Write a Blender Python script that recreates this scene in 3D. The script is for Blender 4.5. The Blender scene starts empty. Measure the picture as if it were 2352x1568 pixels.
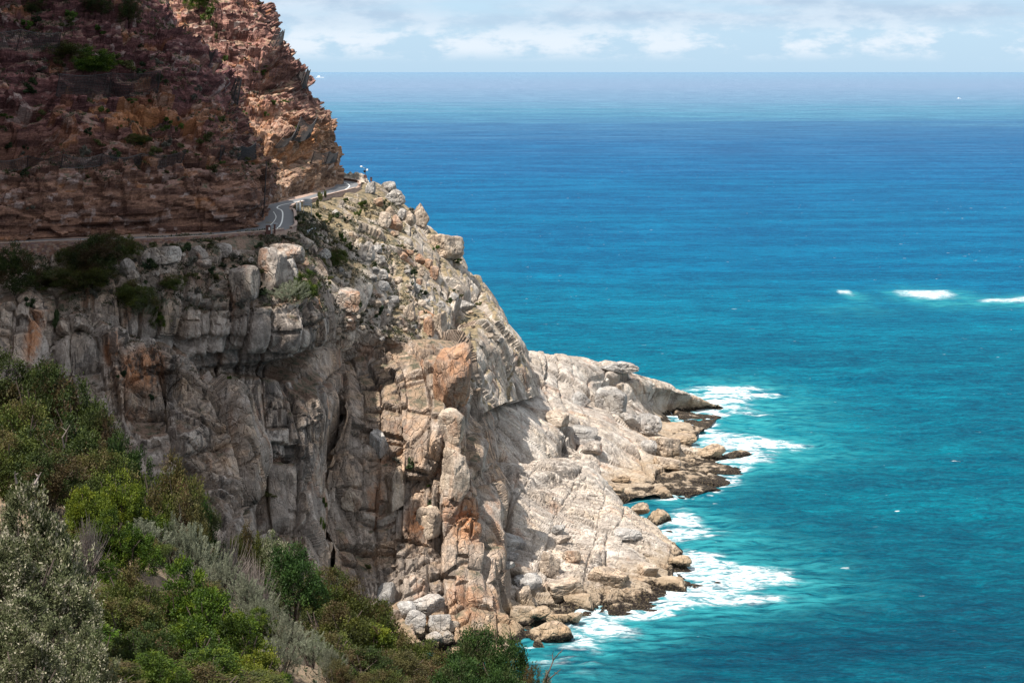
import bpy, bmesh, math, random
import numpy as np
from mathutils import Vector, Matrix

random.seed(7)
rng = np.random.default_rng(7)
scene = bpy.context.scene
COL = scene.collection

# ------------------------------------------------------------------ camera
CAM_H, F, K, HOR = 90.0, 1991.1, 1024 / 2352, 72.05
cam_d = bpy.data.cameras.new('camera')
cam_d.sensor_width = 36.0
cam_d.lens = 70.0
cam_d.shift_y = -(341 - HOR + 1.2) / 1024
cam_d.clip_start = 1.0
cam_d.clip_end = 400000
cam = bpy.data.objects.new('camera', cam_d)
cam.location = (0, 0, CAM_H)
cam.rotation_euler = (math.radians(90), 0, 0)
COL.objects.link(cam)
scene.camera = cam

# ------------------------------------------------------------------ light
SUN_EL, SUN_AZ = math.radians(60), math.radians(45)   # azimuth: left of straight behind the camera
to_sun = Vector((-math.sin(SUN_AZ) * math.cos(SUN_EL), -math.cos(SUN_AZ) * math.cos(SUN_EL), math.sin(SUN_EL)))
sun_d = bpy.data.lights.new('sun', 'SUN')
sun_d.energy = 5.0
sun_d.angle = math.radians(0.6)
sun_d.color = (1.0, 0.95, 0.87)
sun = bpy.data.objects.new('sun', sun_d)
sun.rotation_euler = (-to_sun).to_track_quat('-Z', 'Y').to_euler()
sun.location = (-100, -100, 500)
COL.objects.link(sun)

world = bpy.data.worlds.new('World')
scene.world = world
world.use_nodes = True
scene.view_settings.view_transform = 'Standard'
scene.view_settings.look = 'None'
scene.view_settings.exposure = 0.85
scene.view_settings.gamma = 1.0
scene.cycles.max_bounces = 5
scene.cycles.diffuse_bounces = 3
scene.cycles.transparent_max_bounces = 8
scene.cycles.use_denoising = True


class NT:
    """small node-tree helper"""
    def __init__(s, tree):
        s.t = tree
        tree.nodes.clear()
    def n(s, typ, ins=None, **props):
        nd = s.t.nodes.new(typ)
        for k, v in props.items():
            setattr(nd, k, v)
        for k, v in (ins or {}).items():
            s.set(nd, k, v)
        return nd
    def set(s, nd, k, v):
        sock = nd.inputs[k]
        if isinstance(v, bpy.types.Node):
            v = v.outputs[0]
        if isinstance(v, bpy.types.NodeSocket):
            s.t.links.new(v, sock)
        else:
            if isinstance(v, (tuple, list)) and len(v) == 3 and sock.type == 'RGBA':
                v = (*v, 1)
            sock.default_value = v
    def math(s, op, a, b=0.0, c=0.0, clamp=False):
        nd = s.n('ShaderNodeMath', {0: a, 1: b, 2: c}, operation=op, use_clamp=clamp)
        return nd.outputs[0]
    def vmath(s, op, a, b=(0, 0, 0)):
        nd = s.n('ShaderNodeVectorMath', {0: a, 1: b}, operation=op)
        return nd.outputs[0]
    def mix(s, f, a, b, mode='MIX'):
        nd = s.n('ShaderNodeMix', {0: f, 6: a, 7: b}, data_type='RGBA', blend_type=mode, clamp_factor=True)
        return nd.outputs[2]
    def ss(s, x, lo, hi):
        nd = s.n('ShaderNodeMapRange', {0: x, 1: lo, 2: hi, 3: 0.0, 4: 1.0}, interpolation_type='SMOOTHSTEP')
        return nd.outputs[0]
    def noise(s, vec, scale, detail=4.0, rough=0.55, dist=0.0):
        nd = s.n('ShaderNodeTexNoise', {'Vector': vec, 'Scale': scale, 'Detail': detail, 'Roughness': rough, 'Distortion': dist})
        return nd.outputs['Fac']
    def scl(s, vec, sc):
        return s.vmath('MULTIPLY', vec, sc)
    def ramp(s, f, stops, interp='LINEAR'):
        nd = s.n('ShaderNodeValToRGB', {0: f})
        cr = nd.color_ramp
        cr.interpolation = interp
        while len(cr.elements) < len(stops):
            cr.elements.new(0.5)
        for e, (p, c) in zip(cr.elements, stops):
            e.position = p
            e.color = (*c, 1)
        return nd.outputs[0]


# sky: physical sky + broken cloud deck and a low row of cumulus towards the horizon
w = NT(world.node_tree)
tc = w.n('ShaderNodeTexCoord')
sky = w.n('ShaderNodeTexSky', sky_type='NISHITA', sun_disc=False, sun_elevation=SUN_EL,
          sun_rotation=math.pi + SUN_AZ, air_density=1.0, dust_density=0.6, ozone_density=1.6, altitude=50)
dirv = tc.outputs['Generated']
sep = w.n('ShaderNodeSeparateXYZ', {0: dirv})
el = sep.outputs['Z']
skyc = w.mix(1.0, sky.outputs[0], (0.075, 0.083, 0.098), 'MULTIPLY')
pale = w.ss(el, 0.30, -0.01)
skyc = w.mix(w.math('MULTIPLY', pale, 0.8), skyc, (0.275, 0.405, 0.53))
# low cumulus row
nv = w.scl(dirv, (30, 30, 85))
n1 = w.noise(nv, 1.0, 7, 0.62)
n1b = w.noise(w.scl(dirv, (4, 4, 10)), 1.0, 3, 0.5)
band = w.math('MULTIPLY', w.ss(el, 0.0035, 0.012), w.ss(el, 0.034, 0.015))
cum = w.math('MULTIPLY', w.ss(w.math('ADD', n1, w.math('MULTIPLY', w.math('SUBTRACT', n1b, 0.5), 0.9)), 0.40, 0.56), band)
skyc = w.mix(w.math('MULTIPLY', cum, 0.75), skyc, (0.50, 0.535, 0.575))
# higher deck, seen as flat grey bases
dv = w.vmath('DIVIDE', dirv, w.n('ShaderNodeCombineXYZ', {0: w.math('MAXIMUM', el, 0.01), 1: w.math('MAXIMUM', el, 0.01), 2: 1.0}))
n2 = w.noise(w.scl(dv, (0.05, 0.028, 0.4)), 1.0, 6, 0.55)
n3 = w.noise(w.scl(dirv, (5, 5, 40)), 1.0, 5, 0.55)
deck = w.math('MULTIPLY', w.ss(n3, 0.34, 0.54), w.ss(el, 0.018, 0.029))
deckc = w.mix(w.ss(n1, 0.35, 0.65), (0.27, 0.35, 0.445), (0.39, 0.455, 0.525))
skyc = w.mix(w.math('MULTIPLY', deck, 0.9), skyc, deckc)
# overhead the deck is broken: bright white cloud with blue gaps
over = w.math('MULTIPLY', w.ss(el, 0.05, 0.20), w.ss(w.noise(w.scl(dirv, (2.2, 2.2, 3.0)), 1.0, 6, 0.6), 0.34, 0.56))
skyc = w.mix(w.math('MULTIPLY', over, 0.92), skyc, w.mix(w.noise(w.scl(dirv, (5, 5, 7)), 1.0, 5, 0.6), (0.43, 0.455, 0.49), (0.74, 0.75, 0.76)))
bg = w.n('ShaderNodeBackground', {'Color': skyc, 'Strength': 1.0})
w.n('ShaderNodeOutputWorld', {'Surface': bg})


# ------------------------------------------------------------------ helpers
def at(x, y, D):
    """photo position (2352-wide scale) at horizontal distance D -> world point"""
    return np.array([(x * K - 512) * D / F, D, CAM_H - (y * K - HOR) * D / F])

def on_plane(x, y, z):
    D = (CAM_H - z) * F / (y * K - HOR)
    return np.array([(x * K - 512) * D / F, D, z])

def tag(o, label=None, cat=None, group=None, kind=None):
    if label: o['label'] = label
    if cat: o['category'] = cat
    if group: o['group'] = group
    if kind: o['kind'] = kind
    return o

def link(name, data, parent=None, loc=(0, 0, 0), rot=(0, 0, 0), sc=(1, 1, 1)):
    o = bpy.data.objects.new(name, data)
    o.location, o.rotation_euler, o.scale = loc, rot, sc
    o.parent = parent
    COL.objects.link(o)
    return o

def np_mesh(name, V, Fc, mat, smooth=False, attr=None):
    """V (n,3), Fc (m,k) with equal-size faces"""
    me = bpy.data.meshes.new(name)
    V = np.ascontiguousarray(V, dtype=np.float32)
    Fc = np.ascontiguousarray(Fc, dtype=np.int32)
    m, k = Fc.shape
    me.vertices.add(len(V)); me.vertices.foreach_set('co', V.ravel())
    me.loops.add(m * k); me.loops.foreach_set('vertex_index', Fc.ravel())
    me.polygons.add(m)
    me.polygons.foreach_set('loop_start', np.arange(0, m * k, k, dtype=np.int32))
    me.polygons.foreach_set('use_smooth', np.full(m, smooth, dtype=bool))
    me.update(calc_edges=True)
    for nm, A in (attr or {}).items():
        ca = me.color_attributes.new(nm, 'FLOAT_COLOR', 'POINT')
        B = np.ones((len(V), 4), dtype=np.float32); B[:, :A.shape[1]] = A
        ca.data.foreach_set('color', B.ravel())
    if mat: me.materials.append(mat)
    return me

# ---- numpy noise
def _hash(ix, iy, iz, seed):
    n = (ix.astype(np.uint32) * np.uint32(374761393) + iy.astype(np.uint32) * np.uint32(668265263)
         + iz.astype(np.uint32) * np.uint32(2246822519) + np.uint32((seed * 3266489917) & 0xffffffff))
    n = (n ^ (n >> np.uint32(13))) * np.uint32(1274126177)
    n = (n ^ (n >> np.uint32(16))) * np.uint32(2246822519)
    return n ^ (n >> np.uint32(15))

def _rnd(h, salt=0):
    n = (h + np.uint32((salt * 2654435761) & 0xffffffff)) * np.uint32(1597334677)
    n = (n ^ (n >> np.uint32(15))) * np.uint32(2246822519)
    n = n ^ (n >> np.uint32(13))
    return n.astype(np.float64) / 4294967296.0

def vnoise(P, seed=0):
    i = np.floor(P).astype(np.int64); f = P - i
    f = f * f * f * (f * (f * 6 - 15) + 10)
    r = 0
    for dx in (0, 1):
        wx = f[:, 0] if dx else 1 - f[:, 0]
        for dy in (0, 1):
            wy = f[:, 1] if dy else 1 - f[:, 1]
            for dz in (0, 1):
                wz = f[:, 2] if dz else 1 - f[:, 2]
                r = r + wx * wy * wz * _rnd(_hash(i[:, 0] + dx, i[:, 1] + dy, i[:, 2] + dz, seed))
    return r * 2 - 1

def fbm(P, octv=4, seed=0, gain=0.5):
    a, s, r = 1.0, 1.0, 0
    for o in range(octv):
        r = r + a * vnoise(P * s + o * 17.3, seed + o)
        a *= gain; s *= 2.03
    return r

def voronoi(P, seed=0, jit=0.9):
    """F1, F2-F1 edge measure, cell hash, offset from the cell's centre"""
    i = np.floor(P).astype(np.int64)
    n = len(P)
    f1 = np.full(n, 9.0); f2 = np.full(n, 9.0)
    hid = np.zeros(n, dtype=np.uint32); off = np.zeros((n, 3))
    for dx in (-1, 0, 1):
        for dy in (-1, 0, 1):
            for dz in (-1, 0, 1):
                c = i + (dx, dy, dz)
                h = _hash(c[:, 0], c[:, 1], c[:, 2], seed)
                ctr = c + 0.5 + jit * (np.stack([_rnd(h, 1), _rnd(h, 2), _rnd(h, 3)], 1) - 0.5)
                d = P - ctr
                r = np.sqrt((d * d).sum(1))
                nearer = r < f1
                f2 = np.where(nearer, f1, np.minimum(f2, r))
                f1 = np.where(nearer, r, f1)
                hid = np.where(nearer, h, hid)
                off[nearer] = d[nearer]
    return f1, f2 - f1, hid, off

def sstep(x, a, b):
    t = np.clip((x - a) / (b - a), 0, 1)
    return t * t * (3 - 2 * t)

def rotm(ax, ay, az):
    return np.array(Matrix.Rotation(az, 3, 'Z') @ Matrix.Rotation(ay, 3, 'Y') @ Matrix.Rotation(ax, 3, 'X'))

def joints(P, size, seed, rot=(0, 0, 0), amp=0.6, tilt=0.25, crack=0.5, cw=0.10, warp=0.35, wscale=0.12):
    """displacement of a jointed rock mass: every cell is a tilted flat block, joints are recessed"""
    R = rotm(*rot)
    Q = P + warp * np.stack([fbm(P * wscale, 2, seed + 31), fbm(P * wscale + 40, 2, seed + 32), fbm(P * wscale + 80, 2, seed + 33)], 1) * max(size)
    Q = (Q @ R) / np.array(size)
    f1, e, h, off = voronoi(Q, seed)
    t = np.stack([_rnd(h, 5), _rnd(h, 6), _rnd(h, 7)], 1) * 2 - 1
    d = amp * (_rnd(h, 8) * 2 - 1) + tilt * (off * t * np.array(size)).sum(1)
    d = d - crack * (1 - sstep(e, 0.0, cw))
    return d, _rnd(h, 9), e

def _axis(q, seed, jit=0.75):
    """uneven 1-D cells: index, distance to nearest edge (in cells), signed position in the cell"""
    i = np.floor(q).astype(np.int64)
    z = i * 0
    bnd = lambda k: k + jit * (_rnd(_hash(k, z, z, seed)) - 0.5)
    c = np.where(q < bnd(i), i - 1, i)
    c = np.where(q >= bnd(c + 1), c + 1, c)
    lo, hi = bnd(c), bnd(c + 1)
    wlo, whi = _rnd(_hash(c, z, z, seed), 4), _rnd(_hash(c + 1, z, z, seed), 4)
    return c, q - lo, hi - q, wlo, whi, (q - 0.5 * (lo + hi))

def blocks(P, size, seed, rot=(0, 0, 0), amp=0.6, tilt=0.3, crack=0.8, cw=0.16, bulge=0.25, warp=0.15, wscale=0.045, persist=0.5):
    """rock split by three joint sets into uneven blocks: offset, tilted, rounded at the arrises, some joints open"""
    W = np.stack([fbm(P * wscale, 2, seed + 31, 0.35), fbm(P * wscale + 40, 2, seed + 32, 0.35), fbm(P * wscale + 80, 2, seed + 33, 0.35)], 1)
    Q = ((P + warp * W * max(size)) @ rotm(*rot)) / np.array(size)
    ix, a0, a1, w0, w1, ox = _axis(Q[:, 0], seed + 1)
    sx = _rnd(_hash(ix, ix * 0, ix * 0, seed + 2))
    iz, c0, c1, v0, v1, oz = _axis(Q[:, 2] + 9 * sx, seed + 3)
    sz = _rnd(_hash(ix, iz, ix * 0, seed + 4))
    iy, b0, b1, u0, u1, oy = _axis(Q[:, 1] + 5 * sz, seed + 5)
    h = _hash(ix, iy, iz, seed + 6)
    o = np.stack([ox * size[0], oy * size[1], oz * size[2]], 1)
    tv = np.stack([_rnd(h, 5), _rnd(h, 6), _rnd(h, 7)], 1) * 2 - 1
    d = amp * (_rnd(h, 8) * 2 - 1) + tilt * (o * tv).sum(1)
    ex = np.minimum(a0 * size[0], a1 * size[0]); ez = np.minimum(c0 * size[2], c1 * size[2]); ey = np.minimum(b0 * size[1], b1 * size[1])
    e = np.minimum(np.minimum(ex, ez), ey)
    wx = np.where(a0 < a1, w0, w1); wz = np.where(c0 < c1, v0, v1); wy = np.where(b0 < b1, u0, u1)
    wt = np.where(e == ex, wx, np.where(e == ez, wz, wy))
    openj = sstep(wt, persist - 0.15, persist + 0.15)
    d = d - crack * openj * (1 - sstep(e, cw * 0.2, cw + cw * wt))
    r = min(size) * 0.5
    d = d + bulge * r * (np.sqrt(1 - (1 - np.clip(e / r, 0, 1)) ** 2) - 1)
    return d, _rnd(h, 9), e

def bricks(P, size, seed, amp, warp=0.3):
    """displacement of bedded rock: courses of uneven blocks"""
    sx, sz = size
    z = P[:, 2] / sz + 1.6 * warp * vnoise(P * 0.07, seed + 3) + 0.38 * vnoise(P * np.array([0.25, 0.25, 0.5]), seed + 4)
    lz = np.floor(z).astype(np.int64)
    s = (P[:, 0] * 0.83 + P[:, 1] * 0.55) / sx + 0.6 * vnoise(P * 0.2, seed + 5)
    u = (P[:, 0] * -0.55 + P[:, 1] * 0.83) / (sx * 1.3)
    sh = _rnd(_hash(lz, lz * 0, lz * 0, seed + 6))
    ls = np.floor(s + sh * 7).astype(np.int64); lu = np.floor(u + sh * 3).astype(np.int64)
    h = _hash(ls, lu, lz, seed)
    layer = _rnd(_hash(lz, lz * 0 + 3, lz * 0, seed + 9)) * 2 - 1
    r = _rnd(h, 1) * 2 - 1
    return amp * (0.6 * r + 0.65 * layer), _rnd(h, 2), layer

def catmull(Pc, n, t=None):
    """Catmull-Rom resample along axis 0 to n points"""
    m = len(Pc)
    t = np.linspace(0, m - 1, n) if t is None else t
    i = np.clip(np.floor(t).astype(int), 0, m - 2); f = (t - i)
    f = f.reshape((-1,) + (1,) * (Pc.ndim - 1))
    Pe = np.concatenate([2 * Pc[:1] - Pc[1:2], Pc, 2 * Pc[-1:] - Pc[-2:-1]])
    p0, p1, p2, p3 = Pe[i], Pe[i + 1], Pe[i + 2], Pe[i + 3]
    return 0.5 * (2 * p1 + (p2 - p0) * f + (2 * p0 - 5 * p1 + 4 * p2 - p3) * f * f + (3 * p1 - p0 - 3 * p2 + p3) * f ** 3)

def even_t(lens, res):
    """curve parameters spaced evenly by length"""
    s = np.concatenate([[0], np.cumsum(lens)])
    return np.interp(np.linspace(0, s[-1], max(int(s[-1] / res), 4)), s, np.arange(len(s)))

def to_world(rows):
    return np.array([[at(*c) if len(c) == 3 else np.array(c[1:]) for c in r] for r in rows])

def grid_normals(G):
    du = np.gradient(G, axis=1); dv = np.gradient(G, axis=0)
    N = np.cross(du, dv)
    return N / np.maximum(np.linalg.norm(N, axis=2, keepdims=True), 1e-9)

def patch(rows, res, toward=(0.25, -1, 0.6)):
    """smooth control surface resampled to about res metres; returns grid and outward normals"""
    C = to_world(rows)
    tu = even_t(np.linalg.norm(np.diff(C, axis=1), axis=2).mean(0), res)
    tv = even_t(np.linalg.norm(np.diff(C, axis=0), axis=2).mean(1), res)
    G = catmull(C, 0, tv)
    G = np.swapaxes(catmull(np.swapaxes(G, 0, 1), 0, tu), 0, 1)
    N = grid_normals(G)
    if (N * np.array(toward)).sum(2).mean() < 0:
        N = -N
    return G, N

def grid_faces(nv, nu):
    a = np.arange(nv * nu).reshape(nv, nu)
    return np.stack([a[:-1, :-1], a[:-1, 1:], a[1:, 1:], a[1:, :-1]], -1).reshape(-1, 4)

SURF = {}          # name -> (displaced grid, normals) for placing things on the terrain

def terrain(name, rows, res, disp, mat, toward=(0.25, -1, 0.6), soil=0.72, smooth=False):
    G, N = patch(rows, res, toward)
    nv, nu = G.shape[:2]
    P, Nf = G.reshape(-1, 3), N.reshape(-1, 3)
    d, mask = disp(P, Nf)
    Q = P + Nf * d[:, None]
    Gd = Q.reshape(nv, nu, 3)
    # slope of the displaced surface, averaged a little
    N2 = grid_normals(Gd)
    if (N2 * np.array(toward)).sum(2).mean() < 0: N2 = -N2
    nz = N2[:, :, 2].copy()
    for _ in range(3):
        nz[1:-1, 1:-1] = (nz[1:-1, 1:-1] + nz[:-2, 1:-1] + nz[2:, 1:-1] + nz[1:-1, :-2] + nz[1:-1, 2:]) / 5
    so = sstep(nz.ravel() + 0.12 * fbm(Q * 0.25, 3, 5), soil - 0.1, soil + 0.1)
    A = np.concatenate([mask, so[:, None]], 1)
    Fc = grid_faces(nv, nu)
    # faces wound outward
    v = Q[Fc[:, :3]]
    if ((np.cross(v[:, 1] - v[:, 0], v[:, 2] - v[:, 0])) * Nf[Fc[:, 0]]).sum() < 0:
        Fc = Fc[:, ::-1]
    me = np_mesh(name, Q, Fc, mat, smooth, {'mask': A})
    o = link(name, me)
    o['kind'] = 'structure'
    SURF[name] = (Gd, N2)
    return o

def spots(P, lst):
    """sum of gaussian bumps (x, y, D, radius m, depth m) placed on the surface"""
    d = np.zeros(len(P))
    for x, y, D, r, a in lst:
        c = at(x, y, D)
        q = (P - c) / (np.array([r, max(14.0, r * 1.6), r]) if np.isscalar(r) else np.array([r[0], 22.0, r[1]]))
        d += a * np.exp(-np.minimum((q * q).sum(1), 30) ** 1.6)
    return d
# ------------------------------------------------------------------ materials
def new_mat(name):
    m = bpy.data.materials.new(name)
    m.use_nodes = True
    return m, NT(m.node_tree)

def out(nt, bsdf):
    nt.n('ShaderNodeOutputMaterial', {'Surface': bsdf})

def plain(name, col, rough=0.7, metal=0.0, var=0.15, scale=3.0):
    m, t = new_mat(name)
    tcn = t.n('ShaderNodeTexCoord')
    nz = t.noise(tcn.outputs['Object'], scale, 4)
    lo = tuple(c * (1 - var) for c in col); hi = tuple(min(1, c * (1 + var)) for c in col)
    c = t.mix(nz, lo, hi)
    out(t, t.n('ShaderNodeBsdfPrincipled', {'Base Color': c, 'Roughness': rough, 'Metallic': metal}))
    return m

def granite(name, pale, warm, dark, orange=(0.36, 0.15, 0.06), soilc=(0.27, 0.19, 0.13), streak=0.6, oramt=1.0, tide=True, world_space=True, soil_on=True, lo=0.42, stkc=(0.07, 0.06, 0.055), orabase=0.0):
    m, t = new_mat(name)
    geo = t.n('ShaderNodeNewGeometry')
    pos = geo.outputs['Position']
    at_ = t.n('ShaderNodeAttribute', attribute_name='mask')
    sp = t.n('ShaderNodeSeparateColor', {0: at_.outputs['Color']})
    tone, ora, stk, soilf = sp.outputs[0], sp.outputs[1], sp.outputs[2], at_.outputs['Alpha']
    big = t.noise(pos, 0.10, 4, 0.6)
    mid = t.noise(pos, 0.55, 5, 0.62, 0.4)
    fine = t.noise(pos, 3.2, 5, 0.7)
    c = t.mix(t.ss(big, 0.36, 0.64), pale, warm)
    c = t.mix(t.math('MULTIPLY', t.ss(t.math('ADD', mid, t.math('MULTIPLY', t.math('SUBTRACT', tone, 0.5), 0.45)), lo + 0.24, lo), 0.75), c, dark)
    c = t.mix(t.math('MULTIPLY', t.ss(t.noise(t.vmath('ADD', pos, (31, 5, 9)), 0.28, 5, 0.65), 0.52, 0.70), 0.55), c, tuple(min(1, v * 1.22 + 0.02) for v in pale))
    # rusty lichen and iron stain
    on = t.noise(t.scl(pos, (1, 1, 0.45)), 0.20, 4, 0.6)
    of = t.math('MULTIPLY', t.ss(on, 0.55, 0.68), oramt, clamp=True)
    of = t.math('MAXIMUM', of, ora)
    of = t.math('MULTIPLY', of, t.ss(t.noise(pos, 0.9, 4, 0.6), 0.30, 0.52))
    if orabase:
        of = t.math('MAXIMUM', of, t.math('MULTIPLY', t.ss(t.noise(t.scl(pos, (1, 1, 0.35)), 0.55, 5, 0.65, 0.5), 0.42, 0.58), orabase))
    c = t.mix(t.math('MULTIPLY', of, 0.8), c, t.mix(mid, orange, tuple(min(1, v * 1.35) for v in orange)))
    # seepage streaks that run down the rock
    sn = t.noise(t.scl(pos, (1.0, 1.0, 0.055)), 0.9, 4, 0.6, 0.3)
    sn2 = t.noise(t.scl(pos, (1.0, 1.0, 0.2)), 0.16, 3, 0.5)
    sf = t.math('MULTIPLY', t.ss(sn, 0.53, 0.62), t.ss(sn2, 0.44, 0.58))
    sf = t.math('MULTIPLY', t.math('MAXIMUM', t.math('MULTIPLY', sf, streak), t.math('MULTIPLY', stk, t.ss(sn, 0.44, 0.56))), 0.85)
    c = t.mix(sf, c, stkc)
    # grain
    c = t.mix(0.55, c, t.mix(t.ss(fine, 0.3, 0.7), (0.32, 0.30, 0.28), (1.0, 1.0, 1.0)), 'MULTIPLY')
    c = t.mix(0.35, c, t.mix(1.0, c, (1.35, 1.35, 1.35), 'MULTIPLY'))
    if soil_on:
        sc = t.mix(t.noise(pos, 1.4, 5, 0.7), tuple(v * 0.6 for v in soilc), tuple(min(1, v * 1.5) for v in soilc))
        sc = t.mix(t.ss(t.noise(t.vmath('ADD', pos, (9, 3, 1)), 0.55, 6, 0.72), 0.44, 0.60), sc, t.mix(fine, (0.06, 0.055, 0.035), (0.13, 0.12, 0.085)))
        c = t.mix(soilf, c, sc)
    if tide:
        z = t.n('ShaderNodeSeparateXYZ', {0: pos}).outputs['Z']
        zz = t.math('ADD', z, t.math('MULTIPLY', t.math('SUBTRACT', t.noise(pos, 0.35, 5, 0.65), 0.5), 4.5))
        c = t.mix(t.math('MULTIPLY', t.ss(zz, 4.2, 1.8), 0.6), c, t.mix(mid, (0.20, 0.135, 0.075), (0.38, 0.28, 0.175)))
        c = t.mix(t.ss(zz, 1.55, 0.9), c, t.mix(t.ss(fine, 0.5, 0.62), (0.018, 0.013, 0.011), (0.11, 0.085, 0.05)))
    wp = t.vmath('ADD', t.scl(pos, (1.0, 1.0, 0.42)), t.scl(t.n('ShaderNodeTexNoise', {'Vector': pos, 'Scale': 0.5, 'Detail': 3.0}).outputs['Color'], (0.9, 0.9, 0.9)))
    vd = t.n('ShaderNodeTexVoronoi', {'Vector': wp, 'Scale': 0.75}, feature='DISTANCE_TO_EDGE').outputs['Distance']
    crk = t.math('MULTIPLY', t.math('SUBTRACT', t.ss(vd, 0.0, 0.07), 1.0), t.ss(big, 0.35, 0.6))
    rid = t.noise(t.scl(pos, (1.0, 1.0, 0.3)), 1.7, 5, 0.7, 0.6)
    hh = t.math('ADD', t.math('ADD', fine, t.math('MULTIPLY', mid, 1.2)), t.math('ADD', t.math('MULTIPLY', crk, 1.3), t.math('MULTIPLY', rid, 1.3)))
    b = t.n('ShaderNodeBump', {'Strength': 0.75, 'Distance': 0.35, 'Height': hh})
    out(t, t.n('ShaderNodeBsdfPrincipled', {'Base Color': c, 'Roughness': 0.9, 'Specular IOR Level': 0.2, 'Normal': b}))
    return m

def sandstone(name, red, ochre, pale, soilc=(0.19, 0.105, 0.075)):
    m, t = new_mat(name)
    pos = t.n('ShaderNodeNewGeometry').outputs['Position']
    at_ = t.n('ShaderNodeAttribute', attribute_name='mask')
    sp = t.n('ShaderNodeSeparateColor', {0: at_.outputs['Color']})
    tone, ora, grn, soilf = sp.outputs[0], sp.outputs[1], sp.outputs[2], at_.outputs['Alpha']
    z = t.n('ShaderNodeSeparateXYZ', {0: pos}).outputs['Z']
    bed = t.noise(t.scl(pos, (0.14, 0.14, 0.9)), 0.9, 6, 0.7, 0.5)
    mid = t.noise(t.scl(pos, (1, 1, 1.8)), 0.5, 5, 0.65)
    fine = t.noise(t.scl(pos, (1, 1, 2.2)), 2.6, 5, 0.7)
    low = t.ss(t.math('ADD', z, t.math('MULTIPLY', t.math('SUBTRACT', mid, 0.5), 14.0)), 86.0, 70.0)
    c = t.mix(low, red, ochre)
    c = t.mix(t.ss(bed, 0.40, 0.66), t.mix(1.0, c, (0.42, 0.39, 0.42), 'MULTIPLY'), t.mix(1.0, c, (1.35, 1.3, 1.25), 'MULTIPLY'))
    c = t.mix(t.math('MULTIPLY', t.ss(t.math('ADD', tone, t.math('MULTIPLY', t.math('SUBTRACT', mid, 0.5), 1.1)), 0.64, 0.95), 0.75), c, pale)
    c = t.mix(t.math('MULTIPLY', ora, 0.75), c, (0.36, 0.155, 0.06))
    c = t.mix(0.7, c, t.mix(t.ss(fine, 0.25, 0.75), (0.22, 0.20, 0.21), (1.45, 1.42, 1.4)), 'MULTIPLY')
    sc = t.mix(t.noise(pos, 1.2, 5, 0.7), tuple(v * 0.55 for v in soilc), tuple(v * 1.6 for v in soilc))
    sc = t.mix(t.ss(t.noise(t.vmath('ADD', pos, (9, 3, 1)), 0.7, 5, 0.7), 0.50, 0.62), sc, (0.065, 0.068, 0.04))
    c = t.mix(soilf, c, sc)
    c = t.mix(t.math('MULTIPLY', grn, t.ss(t.noise(pos, 1.3, 4, 0.6), 0.35, 0.5)), c, (0.06, 0.075, 0.028))
    b = t.n('ShaderNodeBump', {'Strength': 0.6, 'Distance': 0.25, 'Height': t.math('ADD', fine, mid)})
    out(t, t.n('ShaderNodeBsdfPrincipled', {'Base Color': c, 'Roughness': 0.92, 'Specular IOR Level': 0.15, 'Normal': b}))
    return m

MAT = {}
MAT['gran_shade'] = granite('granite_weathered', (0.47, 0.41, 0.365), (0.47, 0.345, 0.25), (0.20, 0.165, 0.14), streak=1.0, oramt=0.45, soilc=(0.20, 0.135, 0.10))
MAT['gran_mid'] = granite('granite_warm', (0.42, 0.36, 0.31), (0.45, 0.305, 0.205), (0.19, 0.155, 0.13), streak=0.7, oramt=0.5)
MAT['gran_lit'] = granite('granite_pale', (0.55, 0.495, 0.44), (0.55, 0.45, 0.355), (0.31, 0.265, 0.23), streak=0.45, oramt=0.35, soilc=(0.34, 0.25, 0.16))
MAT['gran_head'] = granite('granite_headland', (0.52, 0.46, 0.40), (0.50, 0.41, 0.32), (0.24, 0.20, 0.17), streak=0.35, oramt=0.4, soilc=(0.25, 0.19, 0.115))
MAT['boulder_grey'] = granite('granite_grey_boulder', (0.42, 0.40, 0.38), (0.40, 0.36, 0.32), (0.22, 0.205, 0.195), streak=0.15, oramt=0.1, soil_on=False)
MAT['boulder_warm'] = granite('granite_warm_boulder', (0.49, 0.41, 0.335), (0.49, 0.365, 0.26), (0.22, 0.175, 0.14), streak=0.35, oramt=0.4, soil_on=False)
MAT['boulder_orange'] = granite('granite_rusty_boulder', (0.40, 0.30, 0.23), (0.40, 0.24, 0.15), (0.2, 0.14, 0.11), streak=0.2, oramt=1.0, orange=(0.42, 0.19, 0.085), soil_on=False, orabase=0.42)
MAT['boulder_shade'] = granite('granite_weathered_boulder', (0.45, 0.41, 0.375), (0.42, 0.34, 0.27), (0.20, 0.17, 0.15), streak=0.9, oramt=0.6, soil_on=False, tide=False)
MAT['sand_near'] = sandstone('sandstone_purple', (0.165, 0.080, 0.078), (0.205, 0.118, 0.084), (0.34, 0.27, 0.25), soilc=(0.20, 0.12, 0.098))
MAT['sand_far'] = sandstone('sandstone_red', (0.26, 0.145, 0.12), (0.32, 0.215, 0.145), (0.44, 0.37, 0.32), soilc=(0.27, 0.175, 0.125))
# ------------------------------------------------------------------ terrain
def m3(tone, ora, stk):
    return np.stack([tone, ora, stk], 1)

ROADZ = 63.0

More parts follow.
